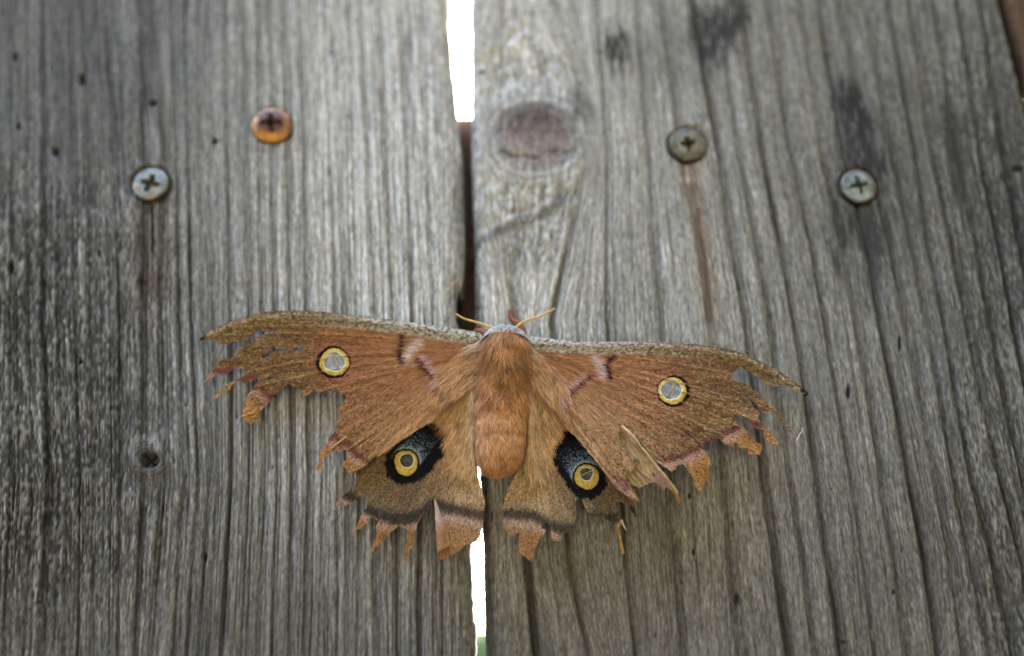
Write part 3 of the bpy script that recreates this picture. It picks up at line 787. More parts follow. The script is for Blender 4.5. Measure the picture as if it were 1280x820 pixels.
def sheet(name, outline, holes, hf, cf, parent, s=0.75, thick=0.00008, mat=None, rough=0.35, seed=0, label=None):
    polys = [rough_outline(outline, rough, 2.6, seed)] + [list(h) for h in holes]
    a = np.array(polys[0])
    xs = np.arange(a[:, 0].min() - 2, a[:, 0].max() + 3, s); ys = np.arange(a[:, 1].min() - 2, a[:, 1].max() + 3, s)
    GX, GY = np.meshgrid(xs, ys)
    ins = inside(GX, GY, polys)
    cell = ins[:-1, :-1] | ins[1:, :-1] | ins[:-1, 1:] | ins[1:, 1:]
    need = np.zeros_like(ins)
    need[:-1, :-1] |= cell; need[1:, :-1] |= cell; need[:-1, 1:] |= cell; need[1:, 1:] |= cell
    out = need & ~ins
    bx, by = near_boundary(GX[out], GY[out], polys)
    GX[out] = bx; GY[out] = by
    ids = -np.ones(ins.shape, int); ids[need] = np.arange(need.sum())
    X = GX[need]; Y = GY[need]
    f = np.stack([ids[:-1, :-1][cell], ids[1:, :-1][cell], ids[1:, 1:][cell], ids[:-1, 1:][cell]], -1)
    H = hf(X, Y) * MM
    V = P(X, Y, H)
    C = cf(X, Y)
    if thick:
        V2 = P(X, Y, H - thick); n = len(V)
        e = np.concatenate([f[:, [0, 1]], f[:, [1, 2]], f[:, [2, 3]], f[:, [3, 0]]])
        key = np.sort(e, 1); key = key[:, 0].astype(np.int64) * n + key[:, 1]
        uq, ix, ct = np.unique(key, return_index=True, return_counts=True)
        be = e[ix[ct == 1]]
        side = np.stack([be[:, 1], be[:, 0], be[:, 0] + n, be[:, 1] + n], -1)
        f = np.concatenate([f, f[:, ::-1] + n, side]); V = np.concatenate([V, V2]); C = np.concatenate([C, C * np.array([1.05, 1.0, 0.9])])
    return mesh_obj(name, V, f, mat or M_WING, parent, C, label=label)


def root_dist(px, py, rx, ry):
    return np.hypot(px - rx, py - ry)


def veins(px, py, root, ends, wdt=1.0):
    """closeness to gently bowed veins running from the wing root"""
    v = np.zeros(px.shape)
    for (ex, ey, bow) in ends:
        t = np.linspace(0, 1, 9)
        x = root[0] + (ex - root[0]) * t; y = root[1] + (ey - root[1]) * t - bow * 4 * t * (1 - t)
        v = np.maximum(v, np.exp(-(dpoly(px, py, list(zip(x, y))) / wdt) ** 2))
    return v


VE_L = [(255, 420, 12), (255, 478, 14), (270, 497, 10), (303, 520, 6), (380, 494, 2), (398, 585, -6), (436, 590, -10), (462, 570, -14), (300, 408, 12)]
VE_R = [(1006, 492, 14), (995, 548, 14), (972, 555, 10), (948, 566, 6), (875, 612, 0), (838, 588, -4), (799, 627, -10), (770, 605, -12), (920, 500, 8)]


def h_LF(px, py):
    t = np.clip((600 - px) / 350, 0, 1)
    low = np.clip((py - 430) / 150, 0, 1)
    h = 4.6 - 2.6 * t + 0.6 * np.sin(t * 9 + py * 0.02) * t + 1.8 * low * (1 - t) + 0.5 * (fbm(px / 45, py / 40, 401) - 0.5) * (0.6 + 2 * t)
    h = h + 0.2 * veins(px, py, (600, 440), VE_L, 1.6) + 0.7 * t * (fbm(np.arctan2(py - 440, 600 - px) * 14, np.hypot(px - 600, py - 440) / 120, 403) - 0.5)
    h = h + 1.0 * np.exp(-((px - 312) ** 2 + (py - 520) ** 2) / 300)
    # costal roll: the thick leading edge
    top = np.interp(px, [247, 260, 285, 317, 370, 440, 530, 606], [428, 414, 403, 393, 388, 393, 405, 418])
    h = h + 0.7 * np.exp(-((py - top - 5) / 5) ** 2)
    return np.maximum(h, 1.0)


def h_RF(px, py):
    t = np.clip((px - 655) / 350, 0, 1)
    low = np.clip((py - 440) / 150, 0, 1)
    h = 4.6 - 1.6 * t + 5.0 * low * np.exp(-((t - 0.45) / 0.35) ** 2) + 0.6 * np.sin(t * 8 + 1 + py * 0.02) * t + 0.5 * (fbm(px / 45, py / 40, 411) - 0.5) * (0.6 + 2 * t)
    h = h + 0.2 * veins(px, py, (655, 440), VE_R, 1.6) + 0.7 * t * (fbm(np.arctan2(py - 440, px - 655) * 14, np.hypot(px - 655, py - 440) / 120, 413) - 0.5)
    top = np.interp(px, [650, 700, 806, 880, 927, 971, 1011], [421, 425.5, 427, 431.5, 441.5, 462, 493])
    h = h + 0.7 * np.exp(-((py - top - 5) / 5) ** 2)
    return np.maximum(h, 1.2)


def h_LH(px, py):
    h = 2.4 + 1.6 * sst(600, 660, py) + 0.5 * (fbm(px / 40, py / 40, 421) - 0.5) + 1.3 * sst(640, 690, py) * sst(530, 560, px) - 1.0 * sst(640, 690, py) * sst(540, 510, px)
    h = h + 0.8 * sst(585, 602, px) * sst(660, 600, py)                   # turned-up inner margin
    h = h + 1.6 * np.exp(-((px - 590) / 8) ** 2) * sst(620, 540, py)
    h = h - 2.0 * np.exp(-((px - 599) / 4.5) ** 2) * sst(470, 490, py) * sst(600, 585, py)
    return h + 0.12 * veins(px, py, (590, 480), [(420, 638, 10), (445, 668, 8), (466, 690, 4), (508, 702, 0), (556, 696, -4), (598, 676, -6)], 1.4)


def h_RH(px, py):
    h = 3.0 + 0.6 * (fbm(px / 40, py / 40, 431) - 0.5) + 2.0 * sst(600, 670, py) - 1.4 * sst(735, 770, px) * sst(600, 650, py)
    h = h + 1.6 * np.exp(-((px - 660) / 7) ** 2) * sst(620, 540, py) + 0.5 * sst(645, 632, px)
    h = h - 2.2 * np.exp(-((px - 655) / 4.5) ** 2) * sst(470, 490, py) * sst(600, 585, py)
    return h + 0.12 * veins(px, py, (664, 480), [(632, 660, 6), (660, 698, 4), (698, 672, 0), (735, 640, -4), (779, 690, -8), (795, 645, -12)], 1.4)


def speckle(px, py, s, seed, lo=0.6, hi=0.95):
    return sst(lo, hi, vn(px / s, py / s, seed))


def c_fore(px, py, side):
    """scale colours of the upper side of a forewing"""
    if side == 'L':
        rx = 600.0; t = np.clip((rx - px) / 350, 0, 1)
        top = np.interp(px, [247, 260, 285, 317, 370, 440, 530, 606], [428, 414, 403, 393, 388, 393, 405, 418])
        ang = np.arctan2(py - 440, 600 - px)
    else:
        rx = 655.0; t = np.clip((px - rx) / 355, 0, 1)
        top = np.interp(px, [650, 700, 806, 880, 927, 971, 1011], [421, 425.5, 427, 431.5, 441.5, 462, 493])
        ang = np.arctan2(py - 440, px - 655)
    rust = np.array([0.315, 0.145, 0.066]); tan = np.array([0.37, 0.195, 0.088]); drab = np.array([0.215, 0.122, 0.054])
    dist = np.hypot(px - rx, py - 440)
    c = mix(rust, tan, sst(0.28, 0.8, ang))
    c = mix(c, drab, sst(150, 235, dist + 20 * (fbm(px / 25, py / 25, 501) - 0.5)))
    c = mix(c, np.array([0.29, 0.115, 0.055]), 0.4 * np.exp(-((dist - 185) / 38) ** 2) * sst(0.75, 0.1, ang))
    str_ = fbm(ang * 60, dist / 38, 503)
    c = c * (0.5 + 1.0 * str_)[..., None]
    # leading edge: hoary grey near the body, straw yellow towards the tip
    band = sst(19.5, 13.5, (py - top) + 4 * (fbm(px / 12, py / 6, 505) - 0.5) - 2 * sst(0.2, 0.6, t) + 1.0)
    hoar = mix((0.52, 0.49, 0.43), (0.36, 0.25, 0.12), sst(0.15, 0.75, t))
    fl = vn(px / 1.5, py / 1.3, 507)
    hoar = mix(hoar, np.array([0.04, 0.03, 0.02]), 0.9 * sst(0.52, 0.75, fl) * (1 - 0.3 * t))
    hoar = mix(hoar, np.array([0.68, 0.66, 0.58]), 0.7 * sst(0.45, 0.15, fl) * (1 - 0.6 * t))
    c = mix(c, hoar, band * (1 - 0.25 * t))
    c = mix(c, np.array([0.09, 0.045, 0.02]), 0.7 * sst(3, 0.5, py - top) * sst(0.2, 0.7, t))
    # olive shading below the band on the outer half, dark line in the tip
    c = mix(c, np.array([0.13, 0.075, 0.03]), 0.55 * np.exp(-((py - top - 17) / 5) ** 2) * sst(0.5, 0.75, t))
    # black-brown speckles, denser outwards
    sp = speckle(px, py, 1.6, 509, 0.62, 0.85) * sst(70, 230, dist)
    c = mix(c, np.array([0.05, 0.03, 0.02]), 0.62 * sp)
    sp = speckle(px, py, 1.9, 511, 0.68, 0.9) * sst(110, 240, dist)
    c = mix(c, np.array([0.50, 0.33, 0.17]), 0.5 * sp)

    def band_line(pts, wdt, colr, a, jit=1.4, seed=521):
        wdt = wdt * 1.2; d = dpoly(px, py, pts) + jit * (vn(px / 2.2, py / 2.2, seed) - 0.5) * 2
        return mix(c, np.asarray(colr), a * sst(wdt, wdt * 0.35, d))
    if side == 'L':
        c = band_line([(527, 429), (519, 437), (510, 449)], 7.5, (0.55, 0.40, 0.35), 0.8)
        c = band_line([(505, 421), (506.5, 428), (504.5, 436), (503, 446), (507, 452)], 4.0, (0.05, 0.014, 0.014), 1.0)
        c = band_line([(531, 448), (541, 455), (549, 465), (551, 473)], 5.0, (0.50, 0.32, 0.29), 0.75)
        c = band_line([(526, 449), (534, 459), (544, 470), (553, 480), (562, 489)], 3.6, (0.09, 0.02, 0.02), 1.0)
        wine = [[(269, 464), (280, 466), (290, 460)], [(298, 473), (306, 477), (318, 470)], [(316, 484), (328, 483), (334, 491), (340, 500)], [(410, 548), (420, 545), (432, 560)], [(434, 553), (444, 566), (462, 577)]]
        edge = [[(310, 495), (314, 515), (312, 529)], [(268, 498), (280, 486), (290, 478)], [(252, 480), (262, 470)], [(398, 585), (404, 570), (416, 562)], [(430, 580), (444, 588), (456, 582)]]
    else:
        c = band_line([(741, 448), (746, 455), (750, 467)], 7.0, (0.52, 0.38, 0.34), 0.8)
        c = band_line([(763, 447), (757, 452), (756, 460), (760, 472)], 4.0, (0.05, 0.014, 0.014), 1.0)
        c = band_line([(728, 470), (718, 477), (708, 486), (698, 494)], 5.0, (0.50, 0.32, 0.29), 0.75)
        c = band_line([(737, 468), (727, 474), (717, 484), (709, 491), (700, 497)], 3.4, (0.09, 0.02, 0.02), 1.0)
        wine = [[(818, 573), (832, 574), (850, 570), (874, 558)], [(880, 554), (898, 546), (908, 540), (926, 530)], [(938, 530), (948, 532)], [(768, 594), (778, 602), (784, 610)]]
        edge = [[(868, 580), (876, 606)], [(884, 572), (888, 586)], [(905, 553), (925, 556), (945, 563)], [(960, 548), (970, 554)], [(795, 622), (798, 627)], [(836, 586), (841, 588)]]
    for i, pts in enumerate(edge):
        c = mix(c, np.array([0.40, 0.19, 0.065]), 0.85 * sst(17, 6, dpoly(px, py, pts)))
    for i, pts in enumerate(wine):
        d = dpoly(px, py, pts) + 2.5 * (vn(px / 3, py / 3, 530 + i) - 0.5)
        pk = dpoly(px, py + 0, [(a + (1 if side == 'R' else -1) * 2, b + 7) for a, b in pts])
        c = mix(c, np.array([0.42, 0.25, 0.19]), 0.7 * sst(7, 3, pk + 3 * (vn(px / 2, py / 2, 540 + i) - 0.5)))
        c = mix(c, np.array([0.15, 0.04, 0.035]), 0.8 * sst(5.5, 2, d))
    rg = LF_ring if side == 'L' else RF_ring
    sd_ = sdf(px, py, rg)
    cx = 418 if side == 'L' else 840
    c = mix(c, np.array([0.30, 0.10, 0.06]), 0.5 * sst(-14, -3, sd_))
    pale_arc = sst(-4.4, -3.0, sd_) * (1 if True else 0) * ((px > cx + 2) if side == 'L' else (px < cx - 2))  # pale crescent on the body side of the ring
    c = mix(c, np.array([0.60, 0.42, 0.36]), 0.8 * pale_arc * sst(0.2, 0.6, vn(px / 3, py / 3, 551)))
    c = mix(c, np.array([0.006, 0.005, 0.005]), sst(-3.5, -2.6, sd_))
    if side == 'L':
        tipd = dpoly(px, py, [(246, 429), (255, 420)])
        c = mix(c, np.array([0.01, 0.009, 0.008]), sst(4.2, 2.6, tipd) * (px < 259) * (py < 425.5 + 0 * px))
    else:
        tipd = dpoly(px, py, [(1003, 490), (1011, 495)])
        c = mix(c, np.array([0.008, 0.007, 0.007]), sst(5.5, 3.8, tipd))
    v = veins(px, py, (600, 440) if side == 'L' else (655, 440), VE_L if side == 'L' else VE_R, 0.9)
    c = mix(c, np.array([0.48, 0.30, 0.13]), 0.42 * v * sst(110, 200, dist))
    return c


def c_hind(px, py, side):
    if side == 'L':
        rx, ry = 590.0, 480.0; sx = 1
        blk, rg = LH_black, LH_ring
        wv = [(420, 612), (438, 620), (455, 634), (472, 644), (500, 650), (520, 646), (536, 634), (546, 631), (560, 636), (583, 640), (606, 646)]
        far = np.array([0.205, 0.128, 0.065])
    else:
        rx, ry = 664.0, 480.0; sx = -1
        blk, rg = RH_black, RH_ring
        wv = [(626, 643), (645, 643), (665, 645), (680, 652), (700, 662), (716, 660), (726, 648), (750, 650), (768, 648), (790, 640)]
        far = np.array([0.195, 0.128, 0.07])
    dist = np.hypot(px - rx, py - ry)
    ang = np.arctan2(py - ry, (rx - px) * sx)
    tan = np.array([0.43, 0.25, 0.12])
    c = mix(tan, far, sst(60, 150, dist + 25 * (fbm(px / 30, py / 30, 601) - 0.5)))
    inner = sst(1.15, 1.5, ang)
    c = mix(c, np.array([0.44, 0.28, 0.14]), inner * 0.8)
    str_ = fbm(ang * 55, dist / 30, 603)
    c = c * (0.6 + 0.8 * str_)[..., None]
    sp = speckle(px, py, 1.5, 605, 0.6, 0.85) * sst(90, 150, dist) * (1 - inner * 0.8)
    c = mix(c, np.array([0.07, 0.045, 0.025]), 0.5 * sp)
    fold = [(597, 478), (593, 520), (591, 560), (596, 595), (602, 618)] if side == 'L' else [(660, 478), (662, 520), (659, 556), (652, 580), (642, 602), (634, 622)]
    fd = dpoly(px, py, fold)
    c = mix(c, np.array([0.50, 0.36, 0.21]), 0.7 * sst(4.5, 1.0, fd))
    # dusky band and orange margin
    wv = np.array(wv, float); o = np.argsort(wv[:, 0])
    wy = np.interp(px, wv[o, 0], wv[o, 1])
    dd = (py - wy) + 3.5 * (vn(px / 2.2, py / 5, 607) - 0.5)
    bandk = np.exp(-((dd) / 7.5) ** 2)
    bandk = np.where(dd < 0, np.exp(-(np.minimum(dd + 4, 0) / 6.0) ** 2), bandk)
    c = mix(c, np.array([0.025, 0.022, 0.018]), 0.85 * bandk)
    c = mix(c, np.array([0.33, 0.165, 0.07]), sst(7, 11, dd))
    c = mix(c, np.array([0.46, 0.30, 0.235]), 0.75 * sst(5, 9, dd) * sst(22, 12, dd) * (0.55 + 0.45 * vn(px / 2, py / 3, 609)))
    # black patch dusted with blue
    s1 = sdf(px, py, blk) + 1.5 + 2.2 * (vn(px / 2.5, py / 2.5, 611) - 0.5) * 2
    c = mix(c, np.array([0.42, 0.13, 0.11]), 0.6 * sst(-7, -1, s1) * sst(10, 40, (ry + 75) - py + 0 * px))
    c = mix(c, np.array([0.009, 0.008, 0.009]), sst(-1.5, 1.5, s1))
    s2 = sdf(px, py, rg)
    cxr = np.mean([p[0] for p in rg]); cyr = np.mean([p[1] for p in rg])
    ux, uy = (0.62, -0.78) if side == 'L' else (-0.52, -0.85)
    al = (px - cxr) * ux + (py - cyr) * uy; ac = (px - cxr) * (-uy) + (py - cyr) * ux
    wid = 19 if side == 'L' else 20
    zone = sst(-9, 4, al) * sst(52 if side == 'L' else 50, 24, al) * sst(wid, wid - 5, np.abs(ac + (2 if side == 'L' else -1)))
    bl = vn(px / 1.15, py / 1.15, 613)
    dust = zone * sst(0.34, 0.74, bl + 0.35 * sst(36, 6, al) - 0.10)
    c = mix(c, np.array([0.20, 0.27, 0.37]), 0.85 * dust * sst(-1, 1.5, s1))
    c = mix(c, np.array([0.42, 0.48, 0.52]), 0.6 * zone * sst(-6.2, -4.5, s2) * sst(-1.8, -3.0, s2) * (s2 < 0))
    c = mix(c, np.array([0.006, 0.006, 0.006]), sst(-3.0, -2.0, s2))
    return c


def ringpart(ring, win, hf, parent, seed):
    def cf(px, py):
        s1 = sdf(px, py, ring); s2 = sdf(px, py, win)
        c = mix((0.52, 0.34, 0.06), (0.66, 0.47, 0.13), fbm(px / 2.5, py / 2.5, seed))
        c = mix(c, np.array([0.32, 0.17, 0.03]), 0.65 * sst(0.45, 0.8, vn(px / 1.4, py / 1.4, seed + 1)))
        c = mix(c, np.array([0.72, 0.66, 0.45]), 0.8 * sst(-2.2, -0.5, s2))
        return mix(c, np.array([0.35, 0.17, 0.03]), 0.6 * sst(1.6, 0.2, s1))

    def hh(px, py):
        s1 = sdf(px, py, ring); s2 = -sdf(px, py, win)
        k = np.clip(np.minimum(s1, s2) / 3.0, 0, 1)
        return hf(px, py) + 0.08 + 0.16 * np.sqrt(k * (2 - k)) + 0.12 * (vn(px / 1.6, py / 1.6, seed + 2) - 0.5)
    return sheet('eyespot_ring', ring, [win], hh, cf, parent, s=0.6, rough=0.32, seed=seed)


def windowpart(win, hf, parent, tint, alpha, gloss, amp, seed):
    m, t, b = new_mat('eyespot_membrane')
    b.inputs['Base Color'].default_value = (*tint, 1)
    b.inputs['Roughness'].default_value = gloss
    b.inputs['Specular IOR Level'].default_value = 0.7
    b.inputs['Alpha'].default_value = alpha
    tc = nd(t, 'ShaderNodeTexCoord'); n1 = nd(t, 'ShaderNodeTexNoise'); n1.inputs['Scale'].default_value = 700
    t.links.new(tc.outputs['Object'], n1.inputs['Vector'])
    mr = nd(t, 'ShaderNodeMapRange'); mr.inputs['To Min'].default_value = alpha * 0.6; mr.inputs['To Max'].default_value = min(1, alpha * 1.5)
    t.links.new(n1.outputs['Fac'], mr.inputs['Value']); t.links.new(mr.outputs[0], b.inputs['Alpha'])
    f = lambda px, py: hf(px, py) + 0.05 + amp * (vn(px / 4.5, py / 4.5, seed) - 0.5)
    return sheet('eyespot_window', win, [], f, lambda px, py: np.full(px.shape + (3,), 0.5), parent, s=0.8, rough=0.0, seed=seed, mat=m, thick=0.00004)


def tube(name, pts, radii, mat, parent, n=10, label=None, col=None):
    pts = np.asarray(pts, float)
    V = []
    for i, p in enumerate(pts):
        a = pts[max(i - 1, 0)]; b = pts[min(i + 1, len(pts) - 1)]
        d = (b - a) / (np.linalg.norm(b - a) + 1e-12)
        u = np.cross(d, (0.0, 1.0, 0.05)); u /= np.linalg.norm(u) + 1e-12
        v = np.cross(d, u)
        for k in range(n):
            t = 2 * math.pi * k / n
            V.append(p + radii[i] * (u * math.cos(t) + v * math.sin(t)))
    V = np.array(V); m = len(pts)
    idx = np.arange(m * n).reshape(m, n); nxt = np.roll(idx, -1, 1)
    F = np.stack([idx[:-1], nxt[:-1], nxt[1:], idx[1:]], -1).reshape(-1, 4)
    faces = [list(f) for f in F] + [list(idx[0][::-1]), list(idx[-1])]
    return mesh_obj(name, V, faces, mat, parent, col=None if col is None else np.tile(col, (len(V), 1)), label=label)


def smooth_path(pts, k=6):
    pts = np.asarray(pts, float); t = np.arange(len(pts))
    tt = np.linspace(0, len(pts) - 1, (len(pts) - 1) * k + 1)
    out = np.stack([np.interp(tt, t, pts[:, j]) for j in range(pts.shape[1])], -1)
    for _ in range(3):
        out[1:-1] = (out[:-2] + 2 * out[1:-1] + out[2:]) / 4
    return out


def pick(polys, n, seed, box=None):
    r = np.random.default_rng(seed)
    a = np.array(polys[0])
    xs, ys = [], []
    tot = 0
    while tot < n:
        x = r.uniform(a[:, 0].min(), a[:, 0].max(), n * 2); y = r.uniform(a[:, 1].min(), a[:, 1].max(), n * 2)
        k = inside(x, y, polys)
        xs.append(x[k]); ys.append(y[k]); tot += k.sum()
    return np.concatenate(xs)[:n], np.concatenate(ys)[:n]


def blades(name, x, y, dx, dy, L, W, h0, h1, col, parent, label=None, bend=0.0, seg=1, mat=None):
    """flat hair-like scales: all lengths in photo pixels on the wing, heights in mm"""
    n = len(x)
    nn = np.hypot(dx, dy) + 1e-9; dx = dx / nn; dy = dy / nn
    qx, qy = -dy, dx
    rows = []
    cols = []
    for k in range(seg):
        t = k / seg
        cx = x + dx * L * t + qx * bend * t * t * L; cy = y + dy * L * t + qy * bend * t * t * L
        hh = h0 + (h1 - h0) * (1 - (1 - t) ** 1.6)
        ww = W * (1 - 0.55 * t)
        rows.append(P(cx - qx * ww / 2, cy - qy * ww / 2, hh * MM)); rows.append(P(cx + qx * ww / 2, cy + qy * ww / 2, hh * MM))
        cols += [col, col]
    cx = x + dx * L + qx * bend * L; cy = y + dy * L + qy * bend * L
    rows.append(P(cx, cy, h1 * MM)); cols.append(col * 1.08)
    V = np.stack(rows, 1).reshape(-1, 3); C = np.stack(cols, 1).reshape(-1, 3)
    m = 2 * seg + 1
    base = np.arange(n)[:, None] * m
    F = []
    for k in range(seg - 1):
        F.append(base + np.array([[2 * k, 2 * k + 1, 2 * k + 3]])); F.append(base + np.array([[2 * k, 2 * k + 3, 2 * k + 2]]))
    F.append(base + np.array([[2 * seg - 2, 2 * seg - 1, 2 * seg]]))
    F = np.concatenate(F)
    return mesh_obj(name, V, F, mat or M_FUR, parent, np.clip(C, 0.002, 1), kind='stuff', label=label, smooth=False)


def wing(name, side, which, label):
    if which == 'fore':
        out, holes, hf = (LF, LF_holes, h_LF) if side == 'L' else (RF, [], h_RF)
        win, rg = (LF_win, LF_ring) if side == 'L' else (RF_win, RF_ring)
        cf = lambda a, b: c_fore(a, b, side)
        rx, ry = (600, 438) if side == 'L' else (655, 438)
    else:
        out, holes, hf = (LH, LH_holes, h_LH) if side == 'L' else (RH, [], h_RH)
        win, rg = (LH_win, LH_ring) if side == 'L' else (RH_win, RH_ring)
        cf = lambda a, b: c_hind(a, b, side)
        rx, ry = (590, 470) if side == 'L' else (664, 470)
    ob = sheet(name, out, holes + [win], hf, cf, moth, seed=hash_seed(name + side), label=label)
    seed = hash_seed(name + side + 'x')
    ringpart(rg, win, hf, ob, seed)
    # pile of hair scales
    n = 30000 if which == 'fore' else 17000
    x, y = pick([out] + holes + [rg], n, seed)
    dx, dy = x - rx, y - ry
    r = np.random.default_rng(seed + 1)
    dist = np.hypot(dx, dy)
    a = r.normal(0, 0.22, n)
    dx, dy = dx * np.cos(a) - dy * np.sin(a), dx * np.sin(a) + dy * np.cos(a)
    near = sst(190, 50, dist)
    L = 2.6 + 7.0 * near * r.uniform(0.5, 1.2, n) + r.uniform(0, 1.5, n)
    if which == 'hind':
        L = 3.0 + 8.0 * sst(150, 40, dist) * r.uniform(0.5, 1.2, n)
        blk = sdf(x, y, LH_black if side == 'L' else RH_black)
        L = np.where(blk > 0, 1.6, L)
    W = 0.85 + 0.5 * (1 - near)
    costal = np.zeros(n, bool)
    if which == 'fore':
        tx, ty = ([247, 260, 285, 317, 370, 440, 530, 606], [428, 414, 403, 393, 388, 393, 405, 418]) if side == 'L' else ([650, 700, 806, 880, 927, 971, 1011], [421, 425.5, 427, 431.5, 441.5, 462, 493])
        costal = y - np.interp(x, tx, ty) < 17
        sg = -1 if side == 'L' else 1
        sl = (np.interp(x + 5, tx, ty) - np.interp(x - 5, tx, ty)) / 10
        dx = np.where(costal, sg * 10, dx); dy = np.where(costal, sg * 10 * sl + r.normal(0, 3, n), dy)
        L = np.where(costal, 3.2, L)
    c = cf(x, y) * r.uniform(0.6, 1.45, n)[:, None]
    c = c * (1 + r.normal(0, 0.06, (n, 3)))
    c = c * np.where(r.random(n) < 0.05 + 0.22 * sst(60, 200, dist), 0.35, 1.0)[:, None]
    c = c * np.where(r.random(n) < 0.10, 1.5, 1.0)[:, None]
    # keep the tips inside the outline
    nn = np.hypot(dx, dy) + 1e-9
    ok = inside(x + dx / nn * L, y + dy / nn * L, [out] + holes + [rg]) | ((dist < 110) & ~costal)
    x, y, dx, dy, L, W, c = [v[ok] for v in (x, y, dx, dy, L, W, c)]
    hb = hf(x, y)
    hh = hf(x + dx / np.hypot(dx, dy) * L, y + dy / np.hypot(dx, dy) * L)
    blades('wing_scales', x, y, dx, dy, L, W, hb + 0.02, hh + 0.10 + 0.12 * r.random(len(x)), c, ob)
    return ob


def hash_seed(s):
    return sum((i + 1) * ord(ch) for i, ch in enumerate(s)) % 9973


lf = wing('forewing', 'L', 'fore', 'left forewing, torn into ribbons at its tip')
rf = wing('forewing', 'R', 'fore', 'right forewing with a black tipped hooked apex')
lh = wing('hindwing', 'L', 'hind', 'left hindwing with a curled lower corner')
rh = wing('hindwing', 'R', 'hind', 'right hindwing, ragged below its dark eyespot')
windowpart(LF_win, h_LF, lf, (0.6, 0.58, 0.54), 0.2, 0.25, 0.12, 3)
windowpart(RF_win, h_RF, rf, (0.45, 0.45, 0.43), 0.22, 0.25, 0.12, 5)
windowpart(LH_win, h_LH, lh, (0.10, 0.10, 0.10), 0.75, 0.06, 2.2, 7)
windowpart(RH_win, h_RH, rh, (0.03, 0.03, 0.03), 0.75, 0.25, 0.3, 9)


def vein_part(pts, hf, r0, r1, parent, dz=0.15):
    p = smooth_path(pts, 5)
    H = hf(p[:, 0], p[:, 1]) + dz
    V = P(p[:, 0], p[:, 1], H * MM)
    tube('vein', V, np.linspace(r0, r1, len(V)) * MM, M_VEIN, parent, 6)


vein_part([(417, 439.5), (418, 447), (421.5, 455), (426, 461.5)], h_LF, 0.13, 0.10, lf)
vein_part([(832.5, 496), (838, 489), (845.5, 477.5)], h_RF, 0.13, 0.10, rf)
vein_part([(725.5, 595.5), (733, 591), (740.5, 588)], h_RH, 0.10, 0.08, rh)
vein_part([(412, 563), (422, 554), (433.5, 545.5)], h_LF, 0.18, 0.22, lf, 0.35)

# torn underside flap of the right forewing
def c_under(px, py):
    st = fbm((px * 0.78 - py * 0.62) / 2.2, (px * 0.62 + py * 0.78) / 30, 701)
    c = mix((0.22, 0.14, 0.065), (0.46, 0.31, 0.165), sst(0.2, 0.75, st))
    c = mix(c, np.array([0.20, 0.12, 0.05]), 0.5 * sst(0.55, 0.8, fbm(px / 9, py / 9, 702)))
    d = dpoly(px, py, [(778, 531), (793, 544), (805, 560.5), (826, 587), (838, 601), (848, 616)])
    c = mix(c, np.array([0.58, 0.42, 0.22]), 0.8 * sst(3.4, 1.0, d))
    c = mix(c, np.array([0.60, 0.40, 0.27]), 0.9 * sst(6, 3, dpoly(px, py, [(781, 535), (791, 547)])) * (0.5 + 0.5 * vn(px / 2, py / 2, 703)))
    c = mix(c, np.array([0.40, 0.27, 0.24]), 0.7 * sst(10, 3, dpoly(px, py, [(820, 596), (832, 606)])))
    c = mix(c, np.array([0.03, 0.02, 0.02]), sst(2.6, 1.2, np.hypot(px - 816.5, py - 592.5)))
    c = mix(c, np.array([0.38, 0.19, 0.06]), sst(612, 624, py) * sst(838, 843, px))
    c = mix(c, np.array([0.14, 0.09, 0.045]), 0.7 * sst(1.6, 0.5, dpoly(px, py, [(793, 584), (801, 592), (813, 600)])))
    return c


def h_flap(px, py):
    d = dpoly(px, py, [(778, 531), (793, 544), (805, 560.5), (826, 587), (838, 601), (848, 616), (850, 629)])
    hb = h_RF(px, py)
    return hb - 0.9 + 1.7 * np.exp(-(d / 6.0) ** 2) * sst(640, 600, py) + 0.25 * (fbm(px / 9, py / 9, 705) - 0.5)


def scales_on(outline, hf, cf, parent, n, seed, d, L=(3, 7)):
    x, y = pick([outline], n, seed)
    r = np.random.default_rng(seed)
    dx = d[0] + r.normal(0, 0.18, n); dy = d[1] + r.normal(0, 0.18, n)
    ll = r.uniform(*L, n)
    ok = inside(x + dx * ll, y + dy * ll, [outline])
    x, y, dx, dy, ll = x[ok], y[ok], dx[ok], dy[ok], ll[ok]
    c = cf(x, y) * r.uniform(0.5, 1.5, len(x))[:, None]
    blades('wing_scales', x, y, dx, dy, ll, np.full(len(x), 0.8), hf(x, y) + 0.02, hf(x + dx * ll, y + dy * ll) + 0.16, c, parent)


fl = sheet('torn_flap', FLAP_R, [], h_flap, c_under, rf, seed=71, label='pale buff underside of a rolled wing tear')

# curled corner of the left hindwing
CURL = [(543, 621.5), (546, 629), (549.8, 639), (554, 649.6), (559.2, 665.5), (562.2, 680.5), (560.6, 685), (552, 687), (547.6, 691), (546.2, 685), (544.6, 654), (543.2, 633)]


def h_curl(px, py):
    r = np.interp(py, [621, 650, 690], [543, 554, 562]) - px
    w_ = np.interp(py, [621, 650, 690], [1, 10, 16])
    k = np.clip(r / np.maximum(w_, 1), 0, 1)
    return h_LH(px, py) + 0.15 + 1.5 * np.sin(np.pi * np.clip(k, 0.0, 1.0) * 0.85 + 0.12) * np.clip((py - 618) / 40, 0, 1)


def c_curl(px, py):
    c = mix((0.27, 0.13, 0.05), (0.42, 0.22, 0.09), fbm(px / 3, py / 5, 711))
    return mix(c, np.array([0.50, 0.34, 0.27]), 0.7 * sst(668, 645, py) * sst(622, 632, py))


